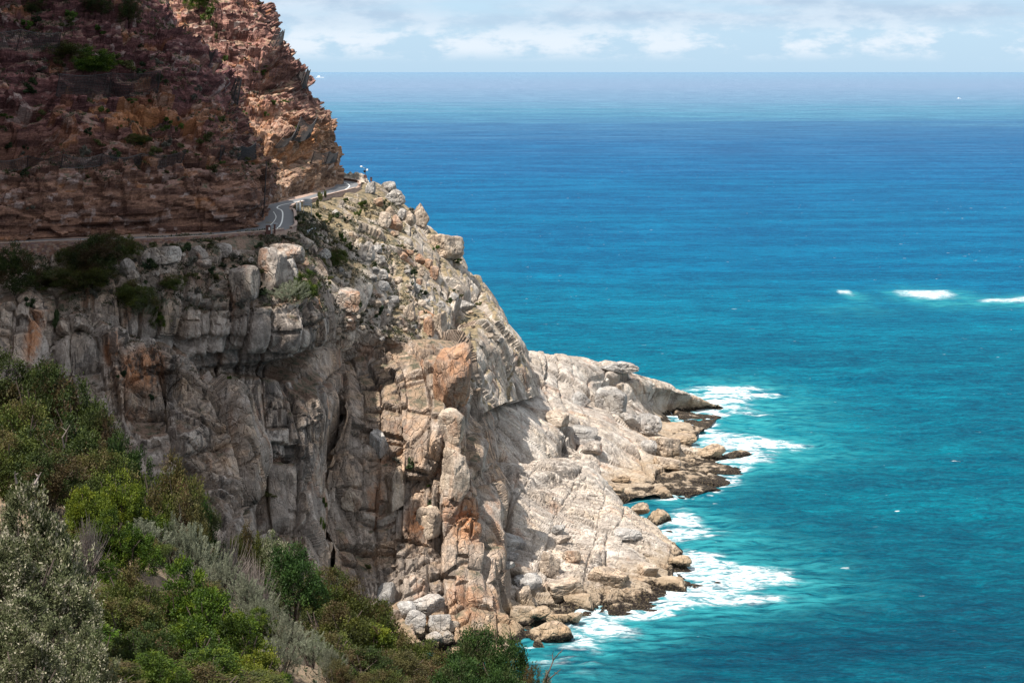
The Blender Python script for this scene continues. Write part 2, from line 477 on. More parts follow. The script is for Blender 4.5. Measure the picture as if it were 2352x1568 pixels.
def d_sand(seed, caves, amp=1.0, oras=()):
    def f(P, N):
        a, t1, l1 = bricks(P, (9.0, 5.0), seed, 1.7 * amp, 0.5)
        b, t2, l2 = bricks(P, (3.0, 1.7), seed + 11, 1.15 * amp, 0.4)
        c, t3, l3 = bricks(P, (1.15, 0.66), seed + 23, 0.6 * amp, 0.3)
        v, tv_, ev_ = blocks(P, (6.5, 6.5, 15.0), seed + 60, (0.03, 0.04, 0.5), 0.6 * amp, 0.10, 1.1, 0.3, 0.1)
        d = a + b + c + v + 1.6 * fbm(P * 0.06, 3, seed + 40) + 0.12 * fbm(P * 1.1, 3, seed + 41)
        # lower cut face beside the road is sheer and finely bedded
        lowf = sstep(P[:, 2], 74, 69)
        d = d * (1 - 0.45 * lowf)
        d += spots(P, caves)
        d += 1.2 * lowf * sstep(P[:, 2], 64, 70) * 0.8
        ora = np.zeros(len(P))
        for x, y, D, rx, rz in oras:
            q = (P - at(x, y, D)) / np.array([rx, 24, rz])
            ora = np.maximum(ora, np.exp(-(q * q).sum(1) * 1.2) * (t2 > 0.42))
        ora = np.maximum(ora, 0.6 * (t2 > 0.93))
        return d, m3(0.5 * t2 + 0.5 * t3, ora, np.zeros(len(P)))
    return f

near_rows = [
 [(-330,-300,384),(-100,-300,392),(60,-280,398),(140,-260,402),(190,-240,405),(215,-220,408),(225,-200,412),(215,-200,432),(150,-180,455)],
 [(-330,-120,366),(-100,-120,373),(80,-120,378),(180,-115,382),(240,-110,385),(275,-105,390),(292,-100,398),(285,-100,420),(230,-90,445)],
 [(-330,0,352),(-100,0,360),(80,0,364),(190,0,368),(265,0,371),(318,0,377),(350,0,390),(343,-5,412),(290,-10,436)],
 [(-330,100,340),(-100,100,348),(90,100,352),(225,100,357),(325,100,361),(405,100,366),(452,103,382),(446,100,406),(395,90,430)],
 [(-330,200,328),(-100,200,337),(100,200,343),(260,200,349),(385,202,353),(475,205,359),(528,207,377),(522,200,402),(470,185,425)],
 [(-330,300,318),(-100,300,328),(100,300,335),(280,300,340),(410,300,344),(515,302,351),(574,304,373),(570,296,399),(520,280,420)],
 [(-330,388,308),(-100,385,319),(100,382,327),(280,378,333),(430,378,337),(548,378,345),(606,374,370),(602,366,397),(555,350,418)],
 [(-330,480,301),(-100,470,314),(100,466,321),(280,462,327),(430,458,333),(562,448,340),(612,434,367),(611,420,396),(565,408,415)],
 [(-330,576,298),(-100,562,312),(100,555,319),(280,549,326),(430,543,332),(563,530,340),(611,502,367),(611,480,394),(570,470,412)],
 [(-330,640,299),(-100,622,313),(100,612,320),(280,600,327),(430,590,333),(563,575,341),(611,545,368),(611,520,395),(570,510,413)],
]
near_caves = [(20,290,330,(7,4.0),-6.0),(70,275,335,3,-3),(1010*0.68,0,0,1,0)] if False else [
  (15,335,328,(6.5,3.2),-6.5),(85,235,340,2.2,-3.0),(350,300,343,2.0,-3.5),(405,290,346,1.6,-3.0),(300,160,352,2.5,-2.2),(455,260,362,3,-3.2),
  (30,190,336,2,-2),(250,40,362,2,-2),(150,480,323,3,-1.2),(520,430,344,2.5,-2.0)]
near_oras = [(300,275,341,14,3.2),(230,270,338,10,2.6),(420,280,346,7,3),(330,305,343,9,2)]
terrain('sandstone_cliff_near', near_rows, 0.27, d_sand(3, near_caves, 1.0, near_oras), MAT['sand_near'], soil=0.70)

far_rows = [
 [(330,-120,470),(450,-110,476),(520,-100,482),(560,-95,490),(590,-90,500),(580,-90,520),(500,-80,545)],
 [(350,0,452),(450,0,456),(520,0,462),(568,0,472),(602,0,490),(598,0,515),(520,-5,540)],
 [(400,90,438),(490,90,440),(560,90,448),(608,92,462),(648,100,486),(640,100,510),(570,95,535)],
 [(430,180,426),(530,180,428),(600,180,438),(658,182,456),(706,190,486),(700,188,510),(630,180,532)],
 [(450,260,418),(560,262,420),(635,264,432),(695,266,454),(742,272,486),(735,268,508),(660,260,530)],
 [(460,340,412),(590,342,414),(665,343,428),(725,345,452),(772,350,482),(764,346,505),(690,340,525)],
 [(470,405,408),(605,408,407),(685,405,428),(740,400,452),(775,392,478),(768,390,500),(700,385,520)],
 [(480,474,404),(617,470,405),(696,456,427),(738,446,446),(770,432,465),(766,421,484),(700,415,505)],
 [(480,520,404),(617,510,405),(696,496,427),(738,486,446),(770,472,465),(766,461,484),(700,455,505)],
]
for _r, _w in zip(far_rows, (1, 1, 1, 1, 0.9, 0.6, 0.25, 0, 0)):
    for _k, _a in enumerate((26, 24, 18, 10, 0, 0, 0)):
        _r[_k] = (_r[_k][0], _r[_k][1], _r[_k][2] + _a * _w)
far_caves = [(622,168,446,(5.5,4.0),-6.5),(655,178,455,(3.2,2.4),-4.5),(560,95,444,(4,1.2),-3.0),(590,268,428,(4,2.0),-3.0),(640,255,436,2.2,-3),
  (590,130,438,2,-2.2),(700,360,444,2.4,-3),(650,395,424,2.5,-2.5),(460,30,450,2,-2),(690,455,428,(14,3.0),-1.6),(740,430,450,(9,3.0),-1.6)]
far_oras = [(640,265,436,8,3),(720,320,455,7,4),(700,365,444,7,3),(620,150,444,5,3),(660,355,430,6,3)]
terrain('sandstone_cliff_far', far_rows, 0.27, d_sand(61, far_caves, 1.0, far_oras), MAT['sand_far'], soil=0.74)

# unseen mountainside at left, its ridge shaped to shade the near cliff and wall
shade_mtn_rows = [
 [('w',-420,-150,590),('w',-400,0,600),('w',-380,100,600),('w',-370,158,600),('w',-370,201,600),('w',-370,224,590),('w',-370,258,560),('w',-370,320,450),('w',-360,450,300)],
 [('w',-190,-120,360),('w',-190,0,370),('w',-190,100,385),('w',-190,158,396),('w',-190,201,418),('w',-190,224,440),('w',-194,258,405),('w',-200,320,300),('w',-210,450,230)],
 [('w',-155,-110,320),('w',-152,0,320),('w',-150,100,290),('w',-150,158,275),('w',-150,201,285),('w',-150,224,290),('w',-152,258,265),('w',-155,325,210),('w',-165,450,175)],
 [('w',-120,-90,170),('w',-118,0,175),('w',-116,100,170),('w',-118,190,160),('w',-120,235,165),('w',-120,258,165),('w',-118,290,150),('w',-116,335,135),('w',-125,440,125)],
 [('w',-90,-70,100),('w',-80,0,100),('w',-78,100,96),('w',-84,190,90),('w',-92,225,87),('w',-98,250,85),('w',-100,285,82),('w',-104,325,80),('w',-112,430,70)],
 [('w',-60,-60,80),('w',-50,0,82),('w',-50,90,70),('w',-66,190,50),('w',-78,220,46),('w',-88,245,45),('w',-94,280,42),('w',-100,320,40),('w',-112,425,40)],
]
terrain('shade_mountain', shade_mtn_rows, 1.3, d_sand(91, [], 1.6), MAT['sand_near'], toward=(1, -0.3, 0.6))

def d_gran(seed, sz, rot, amp, tilt, crack, sz2=None, amp2=0.25, ora=(), stk=(), cav=(), cw=0.2, layer=None, fine=0.08, bulge=0.22, big=1.2, sz0=None, amp0=1.2):
    def f(P, N):
        d = 0
        if sz0:
            d0, t0, e0 = blocks(P, sz0, seed + 3, rot, amp0, tilt * 0.8, crack * 1.3, cw * 1.6, bulge * 0.6, warp=0.16)
            d = d + d0
        d1, t1, e1 = blocks(P, sz, seed, rot, amp, tilt, crack, cw, bulge)
        d = d + d1 * (0.35 + 0.65 * sstep(-N[:, 1], -0.15, 0.30))
        t2 = t1
        if sz2:
            keep = sstep(fbm(P * 0.11, 2, seed + 77), -0.35, 0.25) * sstep(-N[:, 1], -0.05, 0.35) * (1 - 0.85 * sstep(N[:, 2], 0.68, 0.88))       # some faces stay massive
            d2, t2, e2 = blocks(P, sz2, seed + 7, (rot[0], rot[1] + 0.06, rot[2] + 0.2), amp2, tilt * 0.8, crack * 0.45, cw * 0.7, bulge * 0.6)
            d = d + d2 * keep
        if layer:
            d3, t3, e3 = blocks(P, layer[0], seed + 13, layer[1], layer[2], 0.06, layer[3], 0.14, 0.4, persist=0.3)
            d = d + d3
        d = d + big * fbm(P * 0.07, 3, seed + 50) + fine * fbm(P * 0.8, 3, seed + 51)
        d = d + spots(P, cav)
        d = d * (1 - 0.8 * sstep(P[:, 2], 60.5, 62.5))
        om = np.zeros(len(P)); sm_ = np.zeros(len(P))
        for x, y, D, rx, rz in ora:
            q = (P - at(x, y, D)) / np.array([rx, 8, rz]); om = np.maximum(om, np.exp(-(q * q).sum(1) ** 2))
        for x, y, D, rx, rz in stk:
            q = (P - at(x, y, D)) / np.array([rx, 9, rz]); sm_ = np.maximum(sm_, np.exp(-(q * q).sum(1) ** 2))
        return d, m3(0.6 * t1 + 0.4 * t2, om, sm_)
    return f

# shaded granite below the road: terrace, upper band, streaked brown wall
wall_rows = [
 [(-330,576,306),(-60,561,312),(100,554,317),(250,550,321),(380,546,325),(500,539,330),(600,530,338),(690,519,353),(742,519,369),(735,525,395)],
 [(-330,668,296),(-60,648,302),(100,632,307.5),(250,578,313),(380,566,316.5),(500,558,321.5),(600,549,329),(690,540,344),(742,538,362),(733,545,390)],
 [(-330,700,291),(-60,675,297),(100,658,303),(250,625,309),(380,612,313),(500,605,318),(610,600,324),(700,600,334),(755,605,350),(750,610,384)],
 [(-330,740,287),(-60,718,293),(100,706,299),(250,690,306),(380,690,311),(500,690,315),(620,690,318),(720,690,325),(775,700,343),(770,710,380)],
 [(-330,800,285),(-60,790,291),(100,790,297),(250,780,304),(380,770,310),(500,765,313.5),(630,770,316.5),(730,770,322),(785,780,341),(780,790,378)],
 [(-330,880,283),(-60,870,289),(100,870,296),(250,860,304),(400,845,312.5),(520,835,316),(640,835,318.5),(730,835,324),(790,850,343),(785,860,378)],
 [(-330,1000,280),(-60,990,287),(100,990,295),(250,980,303),(410,970,311),(540,960,314),(650,955,315.5),(745,950,320),(795,960,342),(790,980,376)],
 [(-330,1120,276),(-60,1110,284),(100,1110,293),(250,1100,301),(420,1090,309),(545,1080,311.5),(655,1080,312.5),(750,1080,317),(795,1090,340),(790,1110,374)],
 [(-330,1260,268),(-60,1250,276),(100,1250,288),(250,1240,297),(430,1230,305),(550,1220,308),(660,1210,308.5),(745,1200,312.5),(780,1210,336),(780,1230,370)],
 [(-330,1450,258),(-60,1440,264),(100,1440,275),(250,1430,284),(430,1430,290),(550,1420,293),(660,1400,296),(740,1390,300),(770,1400,325),(770,1410,360)],
 [(-330,1820,246),(-60,1800,252),(100,1780,262),(250,1760,272),(430,1740,278),(550,1720,282),(660,1700,286),(740,1690,290),(770,1600,316),(770,1560,352)],
]
for _i, _r in enumerate(wall_rows):        # the scrubby shelf under the road reaches out towards the viewer
    _w = 0.0 if _i < 2 else 0.5 if _i == 2 else 1.0
    for _k, _a in enumerate((3, 4, 6, 8, 10, 10, 10, 7, 0, 0)):
        _r[_k] = (_r[_k][0], _r[_k][1], _r[_k][2] - _a * _w)
wall_caves = [(700,835,313,(9,1.1),-3.5),(620,838,312,(12,0.9),-2.5),(540,812,310,(10,0.8),-2.0),(470,770,309,(7,0.7),-1.8),(765,1080,309,(1.8,9),-2.4),(715,850,316,(4,2.4),-2.4),
   (600,700,314,(10,0.6),0.8),(600,760,311,(11,3),0.9)]
terrain('granite_wall', wall_rows, 0.25,
        d_gran(5, (3.0, 4.2, 9.0), (0.05, 0.08, 0.35), 0.5, 0.16, 0.7, (1.1, 1.8, 5.0), 0.16, sz0=(10, 9, 13), amp0=0.9, cav=wall_caves,
               ora=[(560,670,314,2.5,2.5),(735,700,316,2,1.5)],
               stk=[(620,960,308,16,14),(700,960,310,9,14),(560,1000,307,8,14),(690,740,313,10,6)]),
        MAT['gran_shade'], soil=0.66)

# grey and rusty buttress in front of it, left
but_rows = [
 [(60,760,312),(150,700,314),(215,690,316),(290,745,318),(350,780,319),(410,790,320),(480,840,321),(545,900,323),(600,1000,326),(600,1050,332)],
 [(20,840,300),(140,735,299),(200,715,300),(275,762,302),(335,796,303),(400,806,304),(470,856,306),(535,915,308),(600,1015,312),(615,1060,322)],
 [(20,900,298),(140,850,296),(200,840,297),(275,850,298),(335,880,299),(405,880,300),(470,920,302),(540,970,304),(598,1045,308),(612,1080,320)],
 [(20,1000,295),(140,970,293),(210,960,293),(280,970,294),(340,985,295),(410,990,296),(475,1010,299),(545,1040,301),(592,1090,306),(600,1110,318)],
 [(20,1120,290),(150,1090,288),(220,1080,288),(290,1080,289),(350,1080,290),(415,1085,292),(480,1100,295),(545,1125,298),(582,1150,304),(590,1160,316)],
 [(20,1280,282),(160,1240,280),(230,1230,280),(300,1220,281),(360,1210,283),(420,1200,286),(480,1190,289),(540,1190,293),(575,1200,300),(580,1210,314)],
 [(20,1420,270),(160,1400,268),(230,1390,268),(300,1380,270),(360,1370,272),(420,1360,275),(480,1350,279),(540,1340,284),(575,1330,292),(580,1330,310)],
]
but_rows = [[(x_, y_, D_ - 8) for x_, y_, D_ in r_] for r_ in but_rows]
terrain('granite_buttress_left', but_rows, 0.24,
        d_gran(15, (3.2, 3.6, 6.0), (0.1, -0.15, 0.3), 0.5, 0.2, 0.7, (1.5, 1.6, 2.8), 0.15, sz0=(9, 8, 11), amp0=1.1,
               ora=[(325,845,292,3.5,3.0),(262,800,292,1.0,2.2),(345,830,292,2,2)],
               cav=[(390,930,290,(5.5,3.4),-2.8),(350,945,289,3,-1.5),(500,1000,292,(1,5),-1.2)],
               stk=[(375,840,293,4,6),(450,980,290,3,6)]),
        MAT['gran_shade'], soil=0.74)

crag_rows = [
 [(-330,700,300),(-150,690,301),(-40,690,302),(20,690,303),(70,675,304),(110,700,306),(135,760,312)],
 [(-330,720,286),(-150,705,287),(-40,700,288),(20,700,290),(70,682,291),(112,708,294),(140,765,306)],
 [(-330,760,284),(-150,750,285),(-40,745,286),(20,745,288),(72,735,289),(118,755,292),(145,800,304)],
 [(-330,850,280),(-150,840,281),(-40,830,282),(20,825,284),(75,820,285),(122,830,288),(148,850,300)],
 [(-330,980,272),(-150,970,273),(-40,960,275),(20,950,277),(75,945,279),(125,950,282),(150,960,296)],
 [(-330,1120,262),(-150,1110,263),(-40,1100,265),(20,1090,268),(75,1080,271),(125,1080,275),(150,1090,290)],
]
terrain('granite_crag_left', crag_rows, 0.26,
        d_gran(25, (2.0, 2.2, 7.0), (0.05, 0.08, 0.2), 0.8, 0.2, 1.2, (1.0, 1.0, 2.2), 0.2, ora=[(80,770,288,1.2,4)]),
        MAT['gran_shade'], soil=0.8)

# sea cliff with the rusty boulder at its right shoulder
cliff_rows = [
 [(740,800,362),(850,785,364),(950,785,366),(1020,780,370),(1062,795,378),(1080,850,392),(1090,900,415)],
 [(755,830,344),(850,803,349),(950,803,350),(1020,805,351),(1068,830,357),(1090,890,375),(1105,930,402)],
 [(772,890,333),(850,865,340),(950,862,341),(1030,870,341),(1085,915,346),(1110,965,362),(1122,1000,392)],
 [(778,1000,325),(850,980,332),(950,970,333),(1040,975,332),(1108,1010,337),(1140,1065,352),(1150,1100,378)],
 [(770,1110,320),(850,1100,327),(950,1095,328),(1050,1100,327),(1128,1120,331),(1152,1145,346),(1160,1180,370)],
 [(758,1240,316),(840,1230,323),(950,1225,324),(1060,1235,323),(1136,1245,327),(1152,1265,342),(1162,1290,366)],
 [(752,1350,311),(840,1335,318),(950,1340,319),(1070,1350,318),(1158,1370,322),(1180,1385,336),(1190,1400,360)],
 [(752,1440,304),(840,1420,313),(960,1415,314),(1085,1425,313),(1200,1440,317),(1225,1450,330),(1230,1460,352)],
 [(752,1580,290),(840,1560,296),(960,1560,298),(1085,1560,299),(1230,1560,303),(1260,1560,318),(1260,1560,340)],
]
terrain('granite_sea_cliff', cliff_rows, 0.22,
        d_gran(35, (3.2, 3.4, 8.5), (-0.06, 0.20, 0.35), 0.5, 0.2, 0.75, (1.1, 1.5, 4.5), 0.10, sz0=(9, 8, 16), amp0=1.2,
               ora=[(960,1200,325,2.5,2.5),(1080,1190,326,3,4)],
               cav=[(1012,1075,328,(1.6,2.2),-3.0),(850,870,338,(3,5),-1.2),(1090,1000,338,(1.4,4),-3.0),(1045,1000,331,(4,9),1.6),(1128,1180,332,(0.9,9),-3.5),(1000,1250,323,(0.9,5),-2.0),(780,1120,321,(2,9),-3.0),(1040,1150,327,(3.5,3),1.8)],
               stk=[(850,860,338,2.5,6),(905,870,340,2,6)]),
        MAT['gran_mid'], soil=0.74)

# headland slope below the far bend of the road
head_rows = [
 [(590,536,352),(672,516,362),(672,490,390),(680,464,416),(740,448,446),(812,429,476),(840,422,494),(830,419,524),(780,414,549)],
 [(590,541,343),(690,523,352),(697,496,380),(705,470,408),(765,451,440),(838,430,472),(866,424,490),(850,420,520),(790,415,545)],
 [(640,600,333),(722,570,346),(762,545,370),(803,520,397),(852,490,432),(898,462,462),(925,462,488),(912,470,525),(850,470,555)],
 [(680,680,327),(772,650,339),(832,620,357),(872,590,383),(922,560,418),(965,535,452),(998,540,482),(985,555,530),(920,560,560)],
 [(725,765,328),(822,740,338),(892,710,353),(942,680,376),(992,650,410),(1045,622,445),(1078,625,474),(1065,640,530),(1000,650,560)],
 [(760,830,338),(852,800,346),(925,785,349),(1000,760,368),(1055,730,400),(1108,700,435),(1142,722,464),(1130,740,525),(1060,750,555)],
 [(800,930,356),(870,880,358),(955,850,362),(1040,820,366),(1095,790,395),(1150,765,430),(1195,800,456),(1185,812,520),(1110,820,550)],
 [(830,1050,360),(890,980,362),(980,930,366),(1070,890,364),(1120,860,390),(1170,850,422),(1215,850,450),(1205,850,515),(1130,850,545)],
 [(850,1200,366),(900,1080,368),(1000,1010,372),(1095,960,360),(1150,930,385),(1190,920,415),(1235,910,445),(1225,890,510),(1150,880,540)],
]
terrain('granite_headland_slope', head_rows, 0.27,
        d_gran(45, (4.2, 4.2, 3.2), (0.2, 0.35, 0.2), 0.34, 0.17, 0.55, (1.8, 1.8, 1.6), 0.07, sz0=(13, 12, 10), amp0=0.8, bulge=0.3,
               ora=[(960,600,410,5,2.5),(985,740,375,2.5,4),(700,700,328,4,3)],
               cav=[(1080,712,418,(3.2,2.0),-3.5),(1050,740,400,(1.2,2.5),-2.5),(1045,690,402,1.3,-2)]),
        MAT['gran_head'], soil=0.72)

# far promontory: two fingers running out to sea
far_prom = [
 [(960,800,560),(1080,840,562),(1200,862,562),(1345,880,560),(1490,895,558),(1600,920,552),(1690,940,545)],
 [(960,790,478),(1080,795,488),(1205,806,500),(1345,822,506),(1490,868,516),(1600,910,527),(1680,948,530)],
 [(970,812,448),(1080,825,455),(1185,848,466),(1330,885,482),(1440,920,498),(1555,938,522),(1670,958,525)],
 [(1000,850,425),(1090,868,430),(1165,900,440),(1290,930,456),(1400,945,472),(1490,980,488),(1590,1005,478)],
 [(1040,880,404),(1110,905,412),(1180,945,420),(1290,975,436),(1400,995,450),(1515,1015,462),(1640,1045,464)],
 [(1080,930,394),(1140,960,400),(1210,1005,408),(1310,1040,420),(1400,1055,436),(1530,1062,448),(1745,1062,463)],
 [(1100,1000,386),(1160,1040,392),(1230,1080,398),(1320,1105,408),(1410,1095,428),(1560,1098,434),(1720,1088,450)],
 [(1110,1090,378),(1170,1120,384),(1240,1150,388),(1330,1170,396),(1420,1150,415),(1570,1140,420),(1720,1120,436)],
]
terrain('rocky_promontory_far', far_prom, 0.28,
        d_gran(55, (8.0, 4.0, 4.0), (0.25, 0.32, 0.15), 0.2, 0.07, 0.42, (2.6, 1.6, 1.4), 0.07, sz0=(16, 10, 9), amp0=0.6, big=0.8,
               ora=[],
               cav=[(1330,1010,432,(5.5,1.2),-2.6),(1360,1030,430,(2.5,1.2),-1.8),(1420,858,512,(5,0.7),-1.2),(1400,900,485,(6,1.5),-1.0)],
               stk=[(1430,860,512,8,2.5),(1340,1010,430,8,3)], fine=0.14),
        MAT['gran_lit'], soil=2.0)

near_prom = [
 [(1090,1060,425),(1160,1120,424),(1260,1170,420),(1380,1190,414),(1460,1220,408),(1550,1240,402),(1630,1290,392)],
 [(1095,1050,392),(1160,1060,390),(1245,1056,394),(1340,1066,394),(1412,1132,392),(1475,1198,390),(1550,1245,388)],
 [(1105,1110,368),(1170,1105,368),(1240,1110,374),(1330,1120,378),(1420,1158,378),(1505,1215,376),(1590,1292,370)],
 [(1120,1200,350),(1180,1195,352),(1250,1190,358),(1340,1190,363),(1435,1210,364),(1530,1258,362),(1608,1318,357)],
 [(1135,1290,338),(1190,1285,340),(1260,1280,344),(1350,1285,347),(1445,1295,349),(1540,1318,350),(1628,1362,346)],
 [(1150,1370,329),(1200,1365,331),(1270,1360,334),(1360,1360,335),(1450,1365,337),(1530,1380,339),(1600,1392,338)],
 [(1160,1440,321),(1210,1440,322),(1280,1445,323),(1370,1450,323),(1460,1445,326),(1530,1430,328),(1600,1425,330)],
 [(1160,1540,308),(1210,1540,309),(1280,1540,310),(1370,1540,311),(1460,1530,313),(1530,1510,316),(1600,1500,318)],
]
terrain('rocky_promontory_near', near_prom, 0.22,
        d_gran(65, (7.5, 4.2, 4.0), (0.30, 0.28, -0.1), 0.16, 0.06, 0.38, (2.4, 1.5, 1.4), 0.06, sz0=(14, 10, 9), amp0=0.5, big=0.8,
               layer=((7.0, 0.9, 5.0), (0.3, 0.28, 0.1), 0.12, 0.22),
               ora=[(1190,1100,366,1.2,1.2)],
               cav=[(1160,1180,352,(1.0,9),-3.5),(1410,1310,346,(5,2),-0.7),(1260,1075,388,(8,0.6),-1.4)],
               stk=[(1380,1310,346,5,2.5),(1280,1085,386,6,2)], fine=0.12),
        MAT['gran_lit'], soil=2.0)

# foreground slope that carries the bushes
def d_fore(P, N):
    d = 0.8 * fbm(P * 0.12, 3, 71) + 0.25 * fbm(P * 0.6, 3, 72) + 0.06 * fbm(P * 2.5, 3, 73)
    z = np.zeros(len(P))
    return d, m3(0.5 + z, z, z)

def soil_mat():
    m, t = new_mat('dry_slope_soil')
    pos = t.n('ShaderNodeNewGeometry').outputs['Position']
    a = t.noise(pos, 0.5, 6, 0.7); b_ = t.noise(pos, 6.0, 5, 0.75)
    c = t.mix(t.ss(a, 0.35, 0.65), (0.10, 0.075, 0.05), (0.30, 0.22, 0.15))
    c = t.mix(t.ss(b_, 0.45, 0.65), c, (0.16, 0.13, 0.10))
    c = t.mix(t.ss(t.noise(pos, 1.7, 5, 0.7), 0.55, 0.68), c, (0.075, 0.075, 0.04))
    bm = t.n('ShaderNodeBump', {'Strength': 0.9, 'Distance': 0.12, 'Height': b_})
    out(t, t.n('ShaderNodeBsdfPrincipled', {'Base Color': c, 'Roughness': 0.95, 'Specular IOR Level': 0.1, 'Normal': bm}))
    return m
MAT['soil'] = soil_mat()
fore_rows = [
 [(-500,2300,24),(-150,2300,26),(150,2300,29),(450,2300,33),(750,2300,38),(1050,2300,43),(1350,2350,48)],
 [(-500,1750,34),(-100,1780,37),(200,1780,41),(500,1780,46),(800,1780,52),(1100,1800,58),(1400,1900,62)],
 [(-500,1450,46),(-50,1520,50),(280,1560,54),(580,1580,60),(880,1610,66),(1160,1640,72),(1400,1760,74)],
 [(-500,1200,64),(0,1290,68),(300,1370,72),(580,1470,78),(850,1530,82),(1090,1590,86),(1310,1720,86)],
 [(-500,1000,90),(0,1090,92),(250,1190,94),(500,1310,98),(750,1410,100),(990,1530,100),(1240,1680,98)],
 [(-500,880,122),(0,960,121),(200,1080,120),(450,1250,118),(680,1330,116),(920,1500,114),(1190,1680,110)],
 [(-500,900,155),(0,1010,152),(200,1180,146),(450,1350,139),(680,1460,134),(900,1620,130),(1150,1790,126)],
 [(-500,1050,215),(0,1180,205),(200,1330,198),(450,1470,190),(680,1580,182),(900,1720,176),(1150,1880,170)],
 [(-500,1150,290),(0,1260,290),(200,1340,285),(450,1420,280),(680,1500,275),(900,1600,270),(1150,1700,260)],
]
fore_rows = [[(x_, y_ + 2.0 * F / (D_ * K) * min(1.0, max(0.0, (D_ - 30) / 40)) * (1.0 if D_ < 180 else 0.3), D_) for x_, y_, D_ in r_] for r_ in fore_rows]
terrain('foreground_slope', fore_rows, 0.40, d_fore, MAT['soil'], toward=(0.2, -0.4, 1), soil=2.0, smooth=True)
# ------------------------------------------------------------------ sea
def spread(lo, hi, step, far_lo, far_hi, g=1.16):
    a = list(np.arange(lo, hi, step))
    s, v = step, a[-1]
    while v < far_hi:
        s *= g; v += s; a.append(v)
    s, v, b = step, a[0], []
    while v > far_lo:
        s *= g; v -= s; b.append(v)
    return np.array(b[::-1] + a)

sx_ = spread(-25, 115, 0.55, -150000, 150000, 1.10)
sy_ = spread(300, 585, 0.75, -400, 150000, 1.045)
SX, SY = np.meshgrid(sx_, sy_)
SP = np.stack([SX.ravel(), SY.ravel(), np.zeros(SX.size)], 1)
fade = np.clip(1 - (np.maximum(np.abs(SX.ravel() - 45) - 70, 0) / 160), 0, 1) * np.clip(1 - np.maximum(SY.ravel() - 585, 0) / 400, 0, 1)
Wp = SP * np.array([0.10, 0.17, 1.0])
hgt = 0.45 * vnoise(Wp, 201) + 0.28 * vnoise(SP * np.array([0.22, 0.36, 1]) + 3, 202) + 0.16 * vnoise(SP * np.array([0.5, 0.8, 1]), 203)
SP[:, 2] = hgt * fade

# foam: measured from where rock meets water, and drifting streaks seaward of the points
x0, x1_, y0, y1_ = -25, 115, 295, 600
cell = 0.5
shore = np.zeros((int((y1_ - y0) / cell), int((x1_ - x0) / cell)), bool)
for nm in ('granite_sea_cliff', 'rocky_promontory_far', 'rocky_promontory_near', 'granite_headland_slope'):
    q = SURF[nm][0].reshape(-1, 3)
    q = q[(np.abs(q[:, 2]) < 0.55) & (q[:, 0] > x0) & (q[:, 0] < x1_ - 1) & (q[:, 1] > y0) & (q[:, 1] < y1_ - 1)]
    shore[((q[:, 1] - y0) / cell).astype(int), ((q[:, 0] - x0) / cell).astype(int)] = True
dist = np.where(shore, 0.0, 1e3)
for _ in range(22):     # chamfer distance
    p = np.pad(dist, 1, constant_values=1e3)
    dist = np.minimum.reduce([dist, p[:-2, 1:-1] + cell, p[2:, 1:-1] + cell, p[1:-1, :-2] + cell, p[1:-1, 2:] + cell,
                              p[:-2, :-2] + cell * 1.41, p[2:, 2:] + cell * 1.41, p[:-2, 2:] + cell * 1.41, p[2:, :-2] + cell * 1.41])
ix = np.clip(((SP[:, 0] - x0) / cell).astype(int), 0, dist.shape[1] - 1)
iy = np.clip(((SP[:, 1] - y0) / cell).astype(int), 0, dist.shape[0] - 1)
inside = (SP[:, 0] > x0) & (SP[:, 0] < x1_) & (SP[:, 1] > y0) & (SP[:, 1] < y1_)
dsh = np.where(inside, dist[iy, ix], 99.0)

def foam_patch(x, y, rx, ry, a, ang=0.0):
    c = on_plane(x, y, 0.0)
    rxm = 1.15 * rx * K * c[1] / F
    rym = 1.35 * ry * K * c[1] ** 2 / (CAM_H * F)
    u, v = SP[:, 0] - c[0], SP[:, 1] - c[1]
    ca, sa = math.cos(ang), math.sin(ang)
    u, v = u * ca + v * sa, -u * sa + v * ca
    return a * np.exp(-((u / rxm) ** 2 + (v / rym) ** 2))

FOAM = [(1640,905,65,12,1.0),(1720,908,75,11,0.95),(1660,935,55,10,0.9),(1760,950,60,6,0.6),(1530,950,45,9,1.1),(1570,958,50,8,0.9),
        (1580,992,45,9,0.8),(1640,1005,60,12,1.0),(1700,1022,85,12,1.0),(1790,1028,75,7,0.75),(1700,1045,60,8,0.9),(1640,1068,55,6,0.7),(1720,1062,60,7,0.6),
        (1430,1090,40,5,0.7),(1445,1130,32,5,0.9),(1500,1083,50,4,0.5),
        (1570,1195,28,16,1.3),(1600,1215,50,12,0.8),(1560,1235,70,9,0.5),(1600,1228,90,10,0.5),
        (1620,1290,55,14,0.9),(1690,1320,110,18,1.05),(1650,1345,70,14,1.0),(1740,1330,90,10,0.7),(1700,1375,110,9,0.8),(1580,1380,70,14,1.1),
        (1500,1385,50,12,1.1),(1440,1410,60,12,1.1),(1370,1430,60,12,0.9),(1400,1460,70,16,0.7),(1330,1480,60,16,0.8),(1270,1420,35,10,0.8),(1350,1530,90,20,0.35),(1290,1520,60,18,0.45),
        (2128,678,40,5,3.5),(1945,675,12,3,2.5),(2345,688,14,4,3.0),(2290,692,34,3,1.4)]
fo = np.zeros(len(SP)); aer = np.zeros(len(SP))
for f_ in FOAM:
    fo += foam_patch(*f_)
    aer += foam_patch(f_[0] + 15, f_[1] + 6, f_[2] * 1.8, f_[3] * 2.6, f_[4] * 0.8)
aer += foam_patch(1960, 712, 70, 12, 0.5) + foam_patch(1640, 1240, 200, 60, 0.35) + foam_patch(1700, 1000, 260, 60, 0.3)
str_ = fbm(SP * np.array([0.07, 0.28, 1]) + 9, 4, 211, 0.6)
brk = fbm(SP * np.array([0.25, 0.5, 1]), 4, 212, 0.6)
